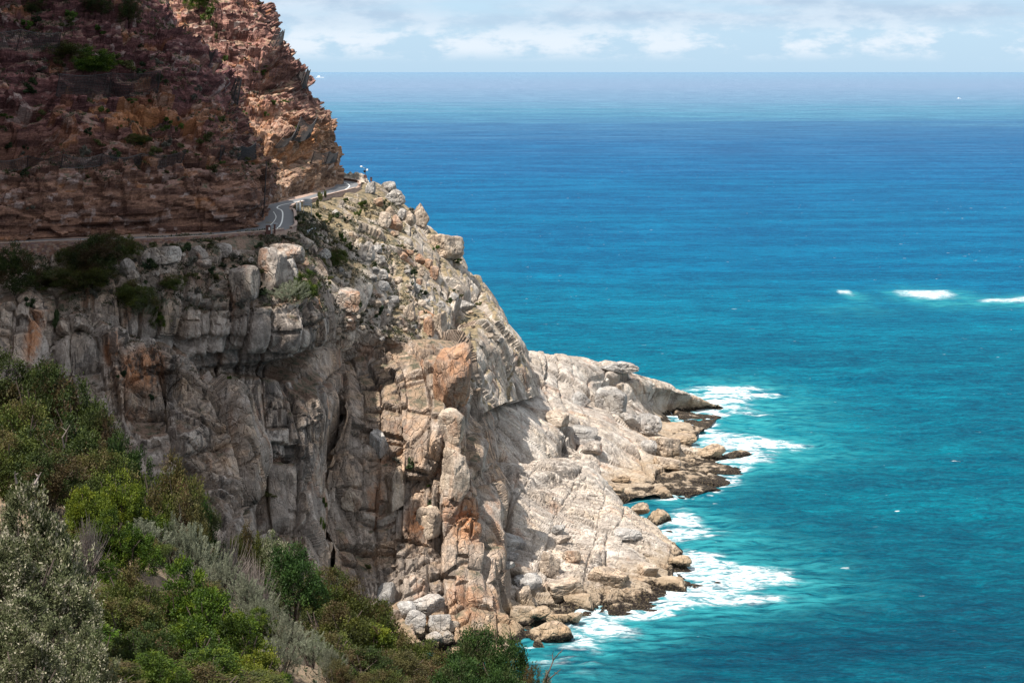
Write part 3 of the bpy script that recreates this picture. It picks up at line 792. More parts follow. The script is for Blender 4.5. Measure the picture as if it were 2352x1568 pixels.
exposed = sstep(SP[:, 0] + 0.03 * SP[:, 1], 18, 34)
rim = np.exp(-np.maximum(dsh, 0) / 1.7) * (0.35 + 0.75 * exposed) * sstep(brk, -0.7, 0.3)
foam = np.clip(sstep(fo * (1.0 + 0.75 * str_ + 0.35 * brk) + 1.0 * rim, 0.15, 1.1), 0, 1)
aer = np.clip(aer * (0.8 + 0.5 * str_) + 0.5 * np.exp(-dsh / 6.0), 0, 1)
SP[:, 2] += 0.35 * np.clip(foam, 0, 1) * (0.6 + 0.5 * brk) * (fo > 0.2)

def sea_mat():
    m, t = new_mat('sea_water')
    pos = t.n('ShaderNodeNewGeometry').outputs['Position']
    at_ = t.n('ShaderNodeAttribute', attribute_name='foam')
    sp = t.n('ShaderNodeSeparateColor', {0: at_.outputs['Color']})
    foamv, aerv = sp.outputs[0], sp.outputs[1]
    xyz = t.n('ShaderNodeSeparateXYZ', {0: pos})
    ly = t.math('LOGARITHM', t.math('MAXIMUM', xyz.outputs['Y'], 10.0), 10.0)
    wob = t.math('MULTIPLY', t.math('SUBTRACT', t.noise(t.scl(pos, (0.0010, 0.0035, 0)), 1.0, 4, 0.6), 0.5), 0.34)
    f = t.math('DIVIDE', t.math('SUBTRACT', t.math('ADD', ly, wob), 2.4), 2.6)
    # inshore teal -> turquoise shelf -> deep blue -> painted bands of cloud shade, reflection and haze
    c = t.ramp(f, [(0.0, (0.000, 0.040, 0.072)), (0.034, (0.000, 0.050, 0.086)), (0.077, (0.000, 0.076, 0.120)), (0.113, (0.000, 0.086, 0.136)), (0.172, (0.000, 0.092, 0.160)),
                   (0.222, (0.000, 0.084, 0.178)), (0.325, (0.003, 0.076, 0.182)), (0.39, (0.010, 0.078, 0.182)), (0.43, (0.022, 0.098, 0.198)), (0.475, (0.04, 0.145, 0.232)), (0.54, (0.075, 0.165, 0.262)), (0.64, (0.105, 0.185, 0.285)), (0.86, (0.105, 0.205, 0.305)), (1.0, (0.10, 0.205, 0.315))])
    p1 = t.noise(t.scl(pos, (0.010, 0.028, 0)), 1.0, 5, 0.6)
    c = t.mix(t.ss(p1, 0.38, 0.68), t.mix(1.0, c, (0.8, 0.80, 0.84), 'MULTIPLY'), t.mix(1.0, c, (1.3, 1.2, 1.12), 'MULTIPLY'))
    p2 = t.noise(t.scl(pos, (0.10, 0.30, 0)), 1.0, 5, 0.65)
    c = t.mix(t.ss(p2, 0.35, 0.7), t.mix(1.0, c, (0.7, 0.72, 0.78), 'MULTIPLY'), t.mix(1.0, c, (1.4, 1.3, 1.2), 'MULTIPLY'))
    p3 = t.noise(t.scl(pos, (0.45, 1.3, 0)), 1.0, 5, 0.68)
    c = t.mix(t.ss(p3, 0.36, 0.66), t.mix(1.0, c, (0.7, 0.74, 0.78), 'MULTIPLY'), t.mix(1.0, c, (1.35, 1.25, 1.2), 'MULTIPLY'))
    p4 = t.noise(t.scl(pos, (1.1, 3.0, 0)), 1.0, 4, 0.7)
    c = t.mix(t.ss(p4, 0.36, 0.66), t.mix(1.0, c, (0.74, 0.77, 0.8), 'MULTIPLY'), t.mix(1.0, c, (1.3, 1.22, 1.18), 'MULTIPLY'))
    # milky aerated water near the breakers
    an = t.noise(t.scl(pos, (0.18, 0.5, 0)), 1.0, 5, 0.6)
    c = t.mix(t.math('MULTIPLY', aerv, t.ss(an, 0.32, 0.62)), c, (0.02, 0.20, 0.23))
    # foam, broken up into lace
    fn = t.noise(t.scl(pos, (0.30, 0.9, 0.6)), 1.0, 7, 0.72, 0.6)
    lace = t.n('ShaderNodeTexVoronoi', {'Vector': t.vmath('ADD', t.scl(pos, (0.5, 0.9, 0)), t.scl(t.n('ShaderNodeTexNoise', {'Vector': pos, 'Scale': 0.4, 'Detail': 4.0}).outputs['Color'], (1.6, 1.6, 0))), 'Scale': 0.9}, feature='DISTANCE_TO_EDGE').outputs['Distance']
    lace = t.ss(lace, 0.30, 0.02)
    body = t.math('MULTIPLY', foamv, t.math('ADD', 0.12, t.math('ADD', t.math('MULTIPLY', t.ss(fn, 0.33, 0.66), 1.05), t.math('MULTIPLY', lace, 0.25))))
    ff = t.math('MINIMUM', t.math('POWER', body, 1.7), 0.92)
    # scattered whitecaps
    wc = t.noise(t.scl(pos, (0.22, 0.42, 0)), 1.0, 3, 0.5)
    wc2 = t.noise(t.scl(pos, (0.012, 0.02, 0)), 1.0, 2, 0.5)
    wcf = t.math('MULTIPLY', t.ss(wc, 0.715, 0.76), t.ss(wc2, 0.40, 0.60))
    ff = t.math('MAXIMUM', ff, t.math('MULTIPLY', wcf, 0.8))
    c = t.mix(ff, c, t.mix(t.ss(fn, 0.35, 0.6), (0.26, 0.36, 0.40), (0.66, 0.68, 0.69)))
    h1 = t.noise(t.scl(pos, (0.16, 0.42, 0)), 1.0, 6, 0.62)
    h2 = t.noise(t.scl(pos, (0.9, 1.9, 0)), 1.0, 4, 0.6)
    b = t.n('ShaderNodeBump', {'Strength': t.math('DIVIDE', 0.95, t.math('ADD', 1.0, t.math('POWER', t.math('DIVIDE', xyz.outputs['Y'], 2200.0), 1.5))), 'Distance': 1.8, 'Height': t.math('ADD', h1, t.math('MULTIPLY', h2, 0.22))})
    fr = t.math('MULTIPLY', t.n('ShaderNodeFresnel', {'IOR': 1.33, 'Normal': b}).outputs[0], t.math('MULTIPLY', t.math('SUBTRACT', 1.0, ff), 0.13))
    df = t.n('ShaderNodeBsdfDiffuse', {'Color': c, 'Normal': b})
    gl = t.n('ShaderNodeBsdfGlossy', {'Roughness': 0.25, 'Normal': b})
    out(t, t.n('ShaderNodeMixShader', {0: fr, 1: df, 2: gl}))
    return m
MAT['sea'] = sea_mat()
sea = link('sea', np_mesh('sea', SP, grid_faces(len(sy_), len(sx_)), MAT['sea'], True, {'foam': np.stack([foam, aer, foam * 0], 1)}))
sea['kind'] = 'structure'
# ------------------------------------------------------------------ placing on the terrain
_proj = {}
def _project(nm):
    if nm not in _proj:
        G = SURF[nm][0].reshape(-1, 3)
        _proj[nm] = (((G[:, 0] * F / G[:, 1]) + 512) / K, ((CAM_H - G[:, 2]) * F / G[:, 1] + HOR) / K, G, SURF[nm][1].reshape(-1, 3))
    return _proj[nm]

ROCKS = ['sandstone_cliff_near', 'sandstone_cliff_far', 'granite_wall', 'granite_buttress_left', 'granite_crag_left', 'granite_sea_cliff',
         'granite_headland_slope', 'rocky_promontory_far', 'rocky_promontory_near']
def pick(x, y, names=None, r=3.0):
    """nearest terrain point in front of the viewer at a place in the photo"""
    best = None
    for nm in (names or ROCKS):
        X, Y, G, N = _project(nm)
        m = (np.abs(X - x) < r) & (np.abs(Y - y) < r)
        if m.any():
            i = np.where(m)[0]; j = i[np.argmin(G[i, 1])]
            if best is None or G[j, 1] < best[0][1]:
                best = (G[j].copy(), N[j].copy())
    if best is None and r < 40:
        return pick(x, y, names, r * 2)
    return best

def ground_z(nm, X, Y):
    G = SURF[nm][0].reshape(-1, 3)
    i = np.argmin((G[:, 0] - X) ** 2 + (G[:, 1] - Y) ** 2)
    return G[i, 2]

# ------------------------------------------------------------------ small mesh builder
class MB:
    def __init__(s): s.v, s.f, s.mi, s.cur = [], [], [], 0
    def add(s, V, Fc):
        o = len(s.v); s.v += [tuple(p) for p in V]; s.f += [tuple(i + o for i in q) for q in Fc]; s.mi += [s.cur] * len(Fc)
    def box(s, c, size, R=None, jit=0.0):
        V = []
        for dx in (-.5, .5):
            for dy in (-.5, .5):
                for dz in (-.5, .5):
                    p = Vector((dx * size[0] + random.uniform(-jit, jit), dy * size[1] + random.uniform(-jit, jit), dz * size[2] + random.uniform(-jit, jit)))
                    if R is not None: p = R @ p
                    V.append(Vector(c) + p)
        s.add(V, [(0, 1, 3, 2), (4, 6, 7, 5), (0, 4, 5, 1), (2, 3, 7, 6), (0, 2, 6, 4), (1, 5, 7, 3)])
    def tube(s, pts, rad, n=6, cap=True):
        pts = [Vector(p) for p in pts]
        rad = rad if isinstance(rad, (list, tuple)) else [rad] * len(pts)
        rings = []
        for i, p in enumerate(pts):
            t = (pts[min(i + 1, len(pts) - 1)] - pts[max(i - 1, 0)]).normalized()
            a = t.cross(Vector((0.3, 1, 0.2)) if abs(t.y) < 0.9 else Vector((1, 0, 0))).normalized(); b = t.cross(a)
            rings.append([p + (a * math.cos(k * 2 * math.pi / n) + b * math.sin(k * 2 * math.pi / n)) * rad[i] for k in range(n)])
        V = [q for r in rings for q in r]; Fc = []
        for i in range(len(pts) - 1):
            for k in range(n):
                Fc.append((i * n + k, i * n + (k + 1) % n, (i + 1) * n + (k + 1) % n, (i + 1) * n + k))
        if cap: Fc += [tuple(range(n))[::-1], tuple((len(pts) - 1) * n + k for k in range(n))]
        s.add(V, Fc)
    def build(s, name, mat, parent=None, smooth=False):
        me = bpy.data.meshes.new(name)
        me.from_pydata([tuple(p) for p in s.v], [], s.f); me.update()
        bm = bmesh.new(); bm.from_mesh(me); bmesh.ops.recalc_face_normals(bm, faces=bm.faces); bm.to_mesh(me); bm.free()
        if smooth:
            for p in me.polygons: p.use_smooth = True
        for mm in (mat if isinstance(mat, list) else [mat]): me.materials.append(mm)
        if isinstance(mat, list): me.polygons.foreach_set('material_index', s.mi)
        o = link(name, me)
        if parent is not None:
            o.parent = parent
            o.matrix_parent_inverse = Matrix.Translation(parent.location).inverted()
        return o

def empty(name, loc, label, cat, group=None):
    o = bpy.data.objects.new(name, None); o.location = tuple(loc); COL.objects.link(o)
    o.empty_display_size = 0.3
    return tag(o, label, cat, group)

# ------------------------------------------------------------------ road
def asphalt():
    m, t = new_mat('asphalt')
    pos = t.n('ShaderNodeNewGeometry').outputs['Position']
    a = t.noise(pos, 0.35, 5, 0.6); b_ = t.noise(pos, 9, 4, 0.7)
    c = t.mix(a, (0.085, 0.088, 0.095), (0.15, 0.152, 0.16))
    c = t.mix(0.4, c, t.mix(b_, (0.5, 0.5, 0.5), (1.3, 1.3, 1.3)), 'MULTIPLY')
    out(t, t.n('ShaderNodeBsdfPrincipled', {'Base Color': c, 'Roughness': 0.85}))
    return m
MAT['asphalt'] = asphalt()
MAT['verge'] = plain('red_gravel_verge', (0.27, 0.185, 0.145), 0.95, var=0.5, scale=1.2)
MAT['paint'] = plain('road_paint', (0.72, 0.72, 0.69), 0.7, var=0.1)
MAT['redstone'] = plain('red_wall_stone', (0.24, 0.135, 0.10), 0.9, var=0.55, scale=1.1)
MAT['redstone2'] = plain('purple_wall_stone', (0.20, 0.13, 0.12), 0.9, var=0.4, scale=1.1)
MAT['redstone3'] = plain('buff_wall_stone', (0.29, 0.205, 0.16), 0.9, var=0.4, scale=1.1)
STONES = [MAT['redstone'], MAT['redstone2'], MAT['redstone3']]
MAT['coping'] = plain('pink_coping_stone', (0.36, 0.26, 0.21), 0.9, var=0.3, scale=1.5)
MAT['mortar'] = plain('wall_mortar', (0.17, 0.11, 0.09), 0.95, var=0.3)
MAT['white'] = plain('white_paint', (0.78, 0.78, 0.76), 0.5, var=0.05)
MAT['galv'] = plain('galvanised_steel', (0.34, 0.36, 0.38), 0.5, 0.3, var=0.1)
MAT['dark_metal'] = plain('dark_weathered_steel', (0.045, 0.035, 0.035), 0.7, 0.2, var=0.2)
MAT['rust'] = plain('rusty_brown_steel', (0.085, 0.035, 0.028), 0.8, 0.0, var=0.3)
MAT['net'] = plain('dark_wire_net', (0.05, 0.045, 0.045), 0.7, 0.2, var=0.1)

PAIRS = [((-330,572),(-330,584)),((-100,560),(-100,570)),((100,552),(100,561)),((280,547),(280,556)),((430,540),(430,550)),((545,530),(560,540)),
         ((590,516),(632,534)),((608,504),(674,523)),((609,492),(676,509)),((610,480),(674,490)),((614,474),(664,479)),((640,467),(674,471)),
         ((696,455.5),(702,464)),((735,444),(752,450)),((762,434),(809,434.5)),((770,429),(822,427)),((770,424),(818,421)),((760,420.5),(790,416.5)),((735,418),(755,413.5)),((690,416),(690,411))]
IN = catmull(np.array([on_plane(*p[0], ROADZ) for p in PAIRS]), 160)
OU = catmull(np.array([on_plane(*p[1], ROADZ) for p in PAIRS]), 160)
def strip(name, A, B, mat, nacross=6):
    n = len(A)
    tt = np.linspace(0, 1, nacross)[None, :, None]
    G = A[:, None, :] * (1 - tt) + B[:, None, :] * tt
    return np_mesh(name, G.reshape(-1, 3), grid_faces(n, nacross)[:, ::-1], mat)
road = link('road', strip('road', IN, OU, MAT['asphalt'])); road['kind'] = 'structure'
across = OU - IN; across /= np.linalg.norm(across, axis=1, keepdims=True)
# gravel bench under the road, running out to the walls and dropping into the slope
prof = [(-4.0, 0.25), (-0.4, 0.02), (0.0, -0.02)], [(0.0, -0.02), (0.9, 0.02), (1.2, -0.9), (1.6, -5.0)]
IB = np.stack([IN + across * o + np.array([0, 0, z]) for o, z in prof[0]], 1)
OB = np.stack([OU + across * o + np.array([0, 0, z]) for o, z in prof[1]], 1)
OB[:50, 1:] = OU[:50, None] + across[:50, None] * np.array([0.25, 0.35, 0.4])[None, :, None] + np.array([0, 0, 1.0]) * np.array([0.0, -0.1, -0.4])[None, :, None]
VB = np.concatenate([IB, OB], 1)
VB = VB + np.array([0, 0, 1.0]) * (0.05 * fbm(VB.reshape(-1, 3) * 0.8, 3, 301).reshape(VB.shape[:2]))[..., None] * np.array([1, 1, 0, 0, 1, 1, 1])[None, :, None]
verge = link('road_verge', np_mesh('road_verge', VB.reshape(-1, 3), grid_faces(*VB.shape[:2])[:, ::-1], MAT['verge'])); verge['kind'] = 'structure'

def line_on_road(pts, wd, n=120):
    C = catmull(np.array([on_plane(*p, ROADZ) for p in pts]), n)
    T = np.gradient(C, axis=0); T /= np.linalg.norm(T, axis=1, keepdims=True)
    S = np.stack([T[:, 1], -T[:, 0], T[:, 2] * 0], 1) * wd / 2
    z = np.array([0, 0, 0.02])
    return strip('centre_line', C - S + z, C + S + z, MAT['paint'], 2)
cl = link('centre_line', line_on_road([(560,536),(600,533),(633,528.5),(646,515),(649.5,495),(646.5,485),(636.5,479.4),(645,473.6),(677,466.6),(736,454),(780,443.5),(800,433),(802,427),(792,421.5),(772,418),(740,415.5)], 0.26), road)
cl2 = link('edge_line', line_on_road([(614,525),(628,512),(634,500),(628,488)], 0.14, 40), road)

def parapet(name, i0, i1, off, hgt, label, hz=0.0):
    """low wall of separate stones under a pale coping, along the sea side of the road"""
    P = (OU + across * off)[i0:i1]
    root = empty(name, P[0], label, 'wall')
    seg = np.linalg.norm(np.diff(P, axis=0), axis=1); s = np.concatenate([[0], np.cumsum(seg)])
    st, cp = MB(), MB()
    for row in range(2):
        d = random.uniform(0, 0.4)
        while d < s[-1] - 0.5:
            L = random.uniform(0.5, 0.95)
            c = np.array([np.interp(d + L / 2, s, P[:, k]) for k in range(3)])
            e = np.array([np.interp(d + L, s, P[:, k]) for k in range(3)]) - np.array([np.interp(d, s, P[:, k]) for k in range(3)])
            R = Matrix.Rotation(math.atan2(e[1], e[0]), 3, 'Z')
            h = hgt / 2
            st.cur = random.choice([0, 0, 1, 2])
            st.box((c[0], c[1], c[2] + hz + h * (row + 0.5) - 0.03), (L * 0.95, 0.42, h * 0.94), R, 0.03)
            d += L
    d = 0
    while d < s[-1] - 0.6:
        L = random.uniform(0.9, 1.4)
        c = np.array([np.interp(d + L / 2, s, P[:, k]) for k in range(3)])
        e = np.array([np.interp(d + L, s, P[:, k]) for k in range(3)]) - np.array([np.interp(d, s, P[:, k]) for k in range(3)])
        cp.box((c[0], c[1], c[2] + hz + hgt + 0.03), (L * 0.97, 0.52, 0.10), Matrix.Rotation(math.atan2(e[1], e[0]), 3, 'Z'), 0.015)
        d += L
    st.build('stonework', STONES, root)['kind'] = 'stuff'
    cp.build('coping', MAT['coping'], root)['kind'] = 'stuff'
parapet('parapet_wall', 56, 80, 0.6, 0.3, 'low red stone parapet beside the shaded near bend of the road')
parapet('parapet_wall', 85, 118, 0.6, 0.16, 'long low stone parapet on the sea side of the straight road')
parapet('parapet_wall', 122, 150, 0.6, 0.5, 'curved low stone parapet round the outside of the far bend')
parapet('parapet_wall', 0, 54, 0.5, 0.35, 'low stone parapet along the shaded road above the rubble wall')

# masonry retaining wall under the shaded left part of the road
rw = empty('retaining_wall', OU[10], 'rough red stone retaining wall holding up the shaded road at left', 'wall')
sw, mw = MB(), []
seg = np.concatenate([[0], np.cumsum(np.linalg.norm(np.diff(OU, axis=0), axis=1))])
Lmax = seg[48]
d = 0.0
RWG = []
while d < Lmax:
    hgt = 4.6 * (1 - sstep(np.array([d]), Lmax * 0.35, Lmax * 0.8)[0]) + 0.5
    zz = 0.1
    c0 = np.array([np.interp(d, seg, OU[:, k]) for k in range(3)]); ac = np.array([np.interp(d, seg, across[:, k]) for k in range(3)])
    RWG.append((c0, ac, hgt))
    d += 1.0
V, Q = [], []
for c0, ac, hgt in RWG:
    V += [c0 + ac * 0.45 + np.array([0, 0, 0.0]), c0 + ac * (0.45 + hgt * 0.12) + np.array([0, 0, -hgt - 1.0])]
mwm = np_mesh('wall_core', np.array(V), np.array([(2 * i, 2 * i + 2, 2 * i + 3, 2 * i + 1) for i in range(len(RWG) - 1)]), MAT['mortar'])
o = link('wall_core', mwm, rw); o.matrix_parent_inverse = Matrix.Translation(rw.location).inverted()
z = 0.0
while z < 5.2:
    h = random.uniform(0.24, 0.38); d = random.uniform(0, 0.4)
    while d < Lmax - 0.5:
        L = random.uniform(0.28, 0.6)
        hm = 4.6 * (1 - sstep(np.array([d]), Lmax * 0.35, Lmax * 0.8)[0]) + 0.5
        if z < hm:
            c0 = np.array([np.interp(d + L / 2, seg, OU[:, k]) for k in range(3)]); ac = np.array([np.interp(d, seg, across[:, k]) for k in range(3)])
            R = Matrix.Rotation(math.atan2(ac[1], ac[0]) - math.pi / 2, 3, 'Z')
            c = c0 + ac * (0.45 + z * 0.12 + random.uniform(-0.02, 0.10))
            sw.cur = random.choice([0, 0, 1, 2, 2])
            sw.box((c[0], c[1], c0[2] - z - h / 2), (L * 0.93, 0.4, h * 0.9), R, 0.05)
        d += L
    z += h
sw.build('stonework', STONES, rw)['kind'] = 'stuff'

# ------------------------------------------------------------------ roadside things
def rp(x, y, z=ROADZ):
    return on_plane(x, y, z)

p = rp(833, 420.5); p = p + np.array([0.6, 0, 0])
r = empty('weather_mast', p, 'tall dark mast with white dome camera and fittings at the outer road bend', 'mast')
s_ = p[1] * K / 1 / F          # metres per photo pixel here, so heights can be read off the photo
m = MB(); m.tube([p, p + [0, 0, 33 * s_]], [0.11, 0.07], 8); m.build('pole', MAT['rust'], r)
m = MB(); m.box(p + [0, 0, 13 * s_], (0.75, 0.5, 6.5 * s_)); m.build('cabinet', MAT['rust'], r)
m = MB(); m.tube([p + [0, 0, 31 * s_], p + [-0.5, 0, 34 * s_], p + [-0.9, 0, 35 * s_]], 0.05, 6); m.tube([p + [0, 0, 27 * s_], p + [0.45, 0, 28 * s_]], 0.04, 6); ar = m.build('arm', MAT['galv'], r)
m = MB(); m.tube([p + [-0.95, 0, 34.2 * s_], p + [-0.95, 0, 35.2 * s_], p + [-0.95, 0, 36.6 * s_], p + [-0.95, 0, 37.4 * s_]], [0.12, 0.32, 0.30, 0.08], 10); m.build('camera_dome', MAT['white'], ar, True)
m = MB(); m.box(p + [0.5, 0, 28.6 * s_], (0.35, 0.35, 0.4)); m.build('sensor_box', MAT['white'], ar)
m = MB(); m.box(p + [-0.1, -0.2, 25 * s_], (0.55, 0.1, 0.6), Matrix.Rotation(0.5, 3, 'X')); m.build('solar_panel', MAT['dark_metal'], r)

p = rp(845, 419) + np.array([0.8, 0, 0])
r = empty('marker_post', p, 'short stout brown post beside the tall mast at the bend', 'post')
m = MB(); m.box(p + [0, 0, 4.5 * s_], (0.5, 0.35, 9 * s_)); m.build('post_body', MAT['rust'], r)
m = MB(); m.box(p + [0, 0, 9.4 * s_], (0.62, 0.46, 0.12)); m.build('post_cap', MAT['dark_metal'], r)

p = rp(692, 486) + np.array([1.2, 0, -0.2])
s2 = p[1] * K / F
r = empty('road_sign', p, 'grey back of a rectangular road sign on two legs', 'sign')
for dx in (-0.75, 0.75):
    m = MB(); m.tube([p + [dx, 0, -0.8], p + [dx, 0, 29 * s2]], 0.06, 6); m.build('leg', MAT['galv'], r)
m = MB(); m.box(p + [0, -0.02, 25.5 * s2], (1.25, 0.06, 8.2 * s2)); m.build('upper_panel', MAT['galv'], r)
m = MB(); m.box(p + [0.0, -0.03, 17.3 * s2], (1.25, 0.06, 6.5 * s2)); m.build('lower_panel', MAT['galv'], r)
m = MB(); m.box(p + [0, 0.05, 27.5 * s2], (1.9, 0.05, 0.1)); m.box(p + [0, 0.05, 16 * s2], (1.9, 0.05, 0.1)); m.build('crossbar', MAT['galv'], r)

for x, wd, lb in ((675.5, 0.32, 'slim white bollard on the verge, nearer the road'), (682.5, 0.5, 'stout white bollard on the verge, beside the sign leg')):
    p = rp(x, 484.5) + np.array([0.5, 0, -0.1])
    r = empty('bollard', p, lb, 'bollard', 'white bollards by the sign')
    m = MB(); m.tube([p, p + [0, 0, 1.45], p + [0, 0, 1.55]], [wd / 2, wd / 2, wd / 3], 10); m.build('bollard_body', MAT['white'], r, True)
    m = MB(); m.tube([p + [0, 0, -0.4], p + [0, 0, 0.08]], wd / 2 + 0.08, 10); m.build('foot', MAT['galv'], r)

p = rp(624, 539)
s3 = p[1] * K / F
r = empty('lamp_post', p, 'thin grey lamp post with curved top beside a brown post', 'lamp post')
m = MB(); m.tube([p, p + [0, 0, 21 * s3], p + [0.15, 0, 23 * s3], p + [0.45, 0, 23.8 * s3], p + [0.7, 0, 23.6 * s3]], [0.11, 0.09, 0.08, 0.08, 0.08], 8); lp = m.build('post', MAT['galv'], r)
m = MB(); m.box(p + [0.75, 0, 23.3 * s3], (0.4, 0.2, 0.14)); m.build('lamp_head', MAT['galv'], lp)
p = rp(631, 539)
r = empty('marker_post', p, 'plain tall brown post right of the curved lamp post', 'post')
m = MB(); m.box(p + [0, 0, 10.5 * s3], (0.28, 0.28, 21 * s3)); m.build('post_body', MAT['rust'], r)
m = MB(); m.box(p + [0, 0, 21.1 * s3], (0.36, 0.36, 0.12)); m.build('post_cap', MAT['rust'], r)
p = rp(616, 540)
r = empty('emergency_box', p, 'small red roadside box with white panel left of the lamp post', 'box')
m = MB(); m.box(p + [0, 0, 0.75], (0.75, 0.5, 1.5)); m.build('cabinet', MAT['rust'], r)
m = MB(); m.box(p + [0.2, -0.27, 0.95], (0.22, 0.06, 0.45)); m.build('panel', MAT['white'], r)
a = pick(635, 632 - 60)  # not used for height, only to keep the rail near the slope
p0, p1 = pick(707, 536)[0] + [0, -0.3, 0.35], pick(727, 530)[0] + [0, -0.3, 0.5]
r = empty('guard_rail', p0, 'short pale steel rail lying along the slope below the road', 'rail')
m = MB()
m.tube([p0, (p0 + p1) / 2 + [0, 0, 0.1], p1], 0.17, 6); m.build('rail', MAT['galv'], r)
m = MB(); m.tube([p0 + [0.3, 0, -0.9], p0 + [0.3, 0, 0]], 0.08, 6); m.build('post', MAT['galv'], r)

# ------------------------------------------------------------------ rockfall nets
def net(posts, label, names, out_=0.6, sag=0.5, rows=9, wire=0.036, step=0.3, lift=0.0):
    """posts: (base x, base y, top x, top y); net of crossing wires hung between the posts"""
    B, T = [], []
    for bx, by, tx, ty in posts:
        g, n = pick(bx, by, names)
        b = g + np.array([0, -0.2, -0.3])
        D = g[1] - out_
        T.append(at(tx, ty, D)); B.append(b)
    root = empty('rockfall_net', B[0], label, 'net', 'rockfall nets on the cliffs')
    for b, t_ in zip(B, T):
        m = MB(); m.tube([b, t_], [0.13, 0.10], 6); po = m.build('post', MAT['dark_metal'], root)
        m = MB(); m.box(b + np.array([0, 0, 0.32]), (0.5, 0.5, 0.12)); m.build('base_plate', MAT['dark_metal'], po)
    m = MB()
    for i in range(len(B) - 1):
        b0, b1, t0, t1 = B[i], B[i + 1], T[i], T[i + 1]
        ln = max(np.linalg.norm(t1 - t0), np.linalg.norm(b1 - b0)); hh = max(np.linalg.norm(t0 - b0), np.linalg.norm(t1 - b1))
        nu, nv = max(int(ln / step), 3), max(int(hh / step), 3)
        def pt(u, v):
            q = (b0 * (1 - u) + b1 * u) * (1 - v) + (t0 * (1 - u) + t1 * u) * v
            s = math.sin(math.pi * u)
            return q + np.array([0, -0.35 * s * (1 - v), -sag * s * (0.3 + 0.7 * v)])
        for k in range(nu + 1):
            m.tube([pt(k / nu, v / 4) for v in range(5)], wire, 3, False)
        for k in range(nv + 1):
            m.tube([pt(u / 6, k / nv) for u in range(7)], wire * (2.2 if k in (0, nv) else 1), 3, False)
    m.build('wire_net', MAT['net'], root)
    return root
NS, FS = ['sandstone_cliff_near'], ['sandstone_cliff_far']
net([(-60,114,-55,74),(38,116,49,70),(133,122,140,78)], 'dark upright rockfall net across the scrub at the top left', NS, 1.2, 0.4)
net([(132,219,138,172),(251,219,256,170),(364,211,369,165)], 'long rockfall net on three dark posts across the shaded cliff', NS, 1.2, 0.4)
net([(462,134,467,117),(470,146,478,115),(478,150,495,118)], 'drooping net at the upper shaded edge against the sunlit cliff', NS, 1.5, 0.6)
net([(528,214,543,181),(538,225,549,180),(548,238,555,180)], 'tall hanging net on the shaded cliff edge, below a drooping one', NS, 1.5, 0.6)
net([(505,366,508,336),(548,364,556,338),(590,362,587,331)], 'wide dark net above the near road corner', NS, 1.0, 0.5)
net([(-40,388,-36,366),(60,384,64,360),(140,380,145,357),(230,378,235,356),(320,376,325,355),(414,374,427,348)], 'long low net line along the ledge above the brown road cut', NS, 0.8, 0.7)
net([(610,470,612,372),(606,500,611,400)], 'dark net hung down the near corner beside the road', NS, 1.0, 0.3)
net([(618,103,637,71),(632,103,650,71),(648,103,654,70)], 'highest net leaning out on the skyline of the sunlit cliff', FS, 1.6, 0.6)
net([(683,176,688,166),(690,186,701,162),(694,198,707,160),(704,200,713,162)], 'pale-lit net of four posts on the skyline at the horizon', FS, 1.6, 0.5)
net([(634,340,650,318),(674,320,692,269),(714,313,731,267)], 'sagging net across the middle of the sunlit red cliff', FS, 1.2, 2.2)
net([(716,372,722,350),(750,372,757,350),(772,368,777,351)], 'small brown net just above the far bend at the cliff edge', FS, 0.9, 0.5)
# ------------------------------------------------------------------ boulders
def rock_mesh(name, seed, planes, rough, box=None, sub=4, sm=14.0):
    """faceted boulder: unit directions cut back by random planes, edges softened, surface weathered"""
    r_ = np.random.default_rng(seed)
    bm = bmesh.new(); bmesh.ops.create_icosphere(bm, subdivisions=sub, radius=1.0)
    V = np.array([v.co[:] for v in bm.verts]); Fc = np.array([[v.index for v in f.verts] for f in bm.faces]); bm.free()
    U = V / np.linalg.norm(V, axis=1, keepdims=True)
    Np = r_.normal(size=(planes, 3)); Np /= np.linalg.norm(Np, axis=1, keepdims=True)
    H = r_.uniform(0.72, 1.0, planes)
    if box is not None:
        Rm = rotm(*(r_.uniform(-0.25, 0.25, 3)))
        ax = np.concatenate([np.eye(3), -np.eye(3)]) @ Rm.T + r_.normal(size=(6, 3)) * 0.09
        ax /= np.linalg.norm(ax, axis=1, keepdims=True)
        Np = np.concatenate([Np, ax]); H = np.concatenate([H, np.array(list(box) * 2) * r_.uniform(0.9, 1.1, 6)])
    D = U @ Np.T
    R = np.where(D > 0.05, H[None, :] / np.maximum(D, 0.05), 9.0)
    rad = (R ** -sm).sum(1) ** (-1 / sm)
    rad = np.minimum(rad, 1.35)
    P = U * rad[:, None]
    P = P + U * (rough * fbm(P * 1.6 + seed, 4, seed) + rough * 0.35 * fbm(P * 6, 3, seed + 5))[:, None]
    d, tn, e = blocks(P * 4, (3.0, 3.0, 2.6), seed + 9, (0.2, 0.3, 0.4), 0.14, 0.07, 0.4, 0.12, 0.12)
    P = P + U * (d * 0.2)[:, None]
    lo, hi = P.min(0), P.max(0)
    P = (P - (lo + hi) / 2) / (hi - lo)
    A = np.stack([tn, tn * 0, tn * 0, tn * 0], 1)
    return np_mesh(name, P, Fc, MAT['boulder_grey'], False, {'mask': A})

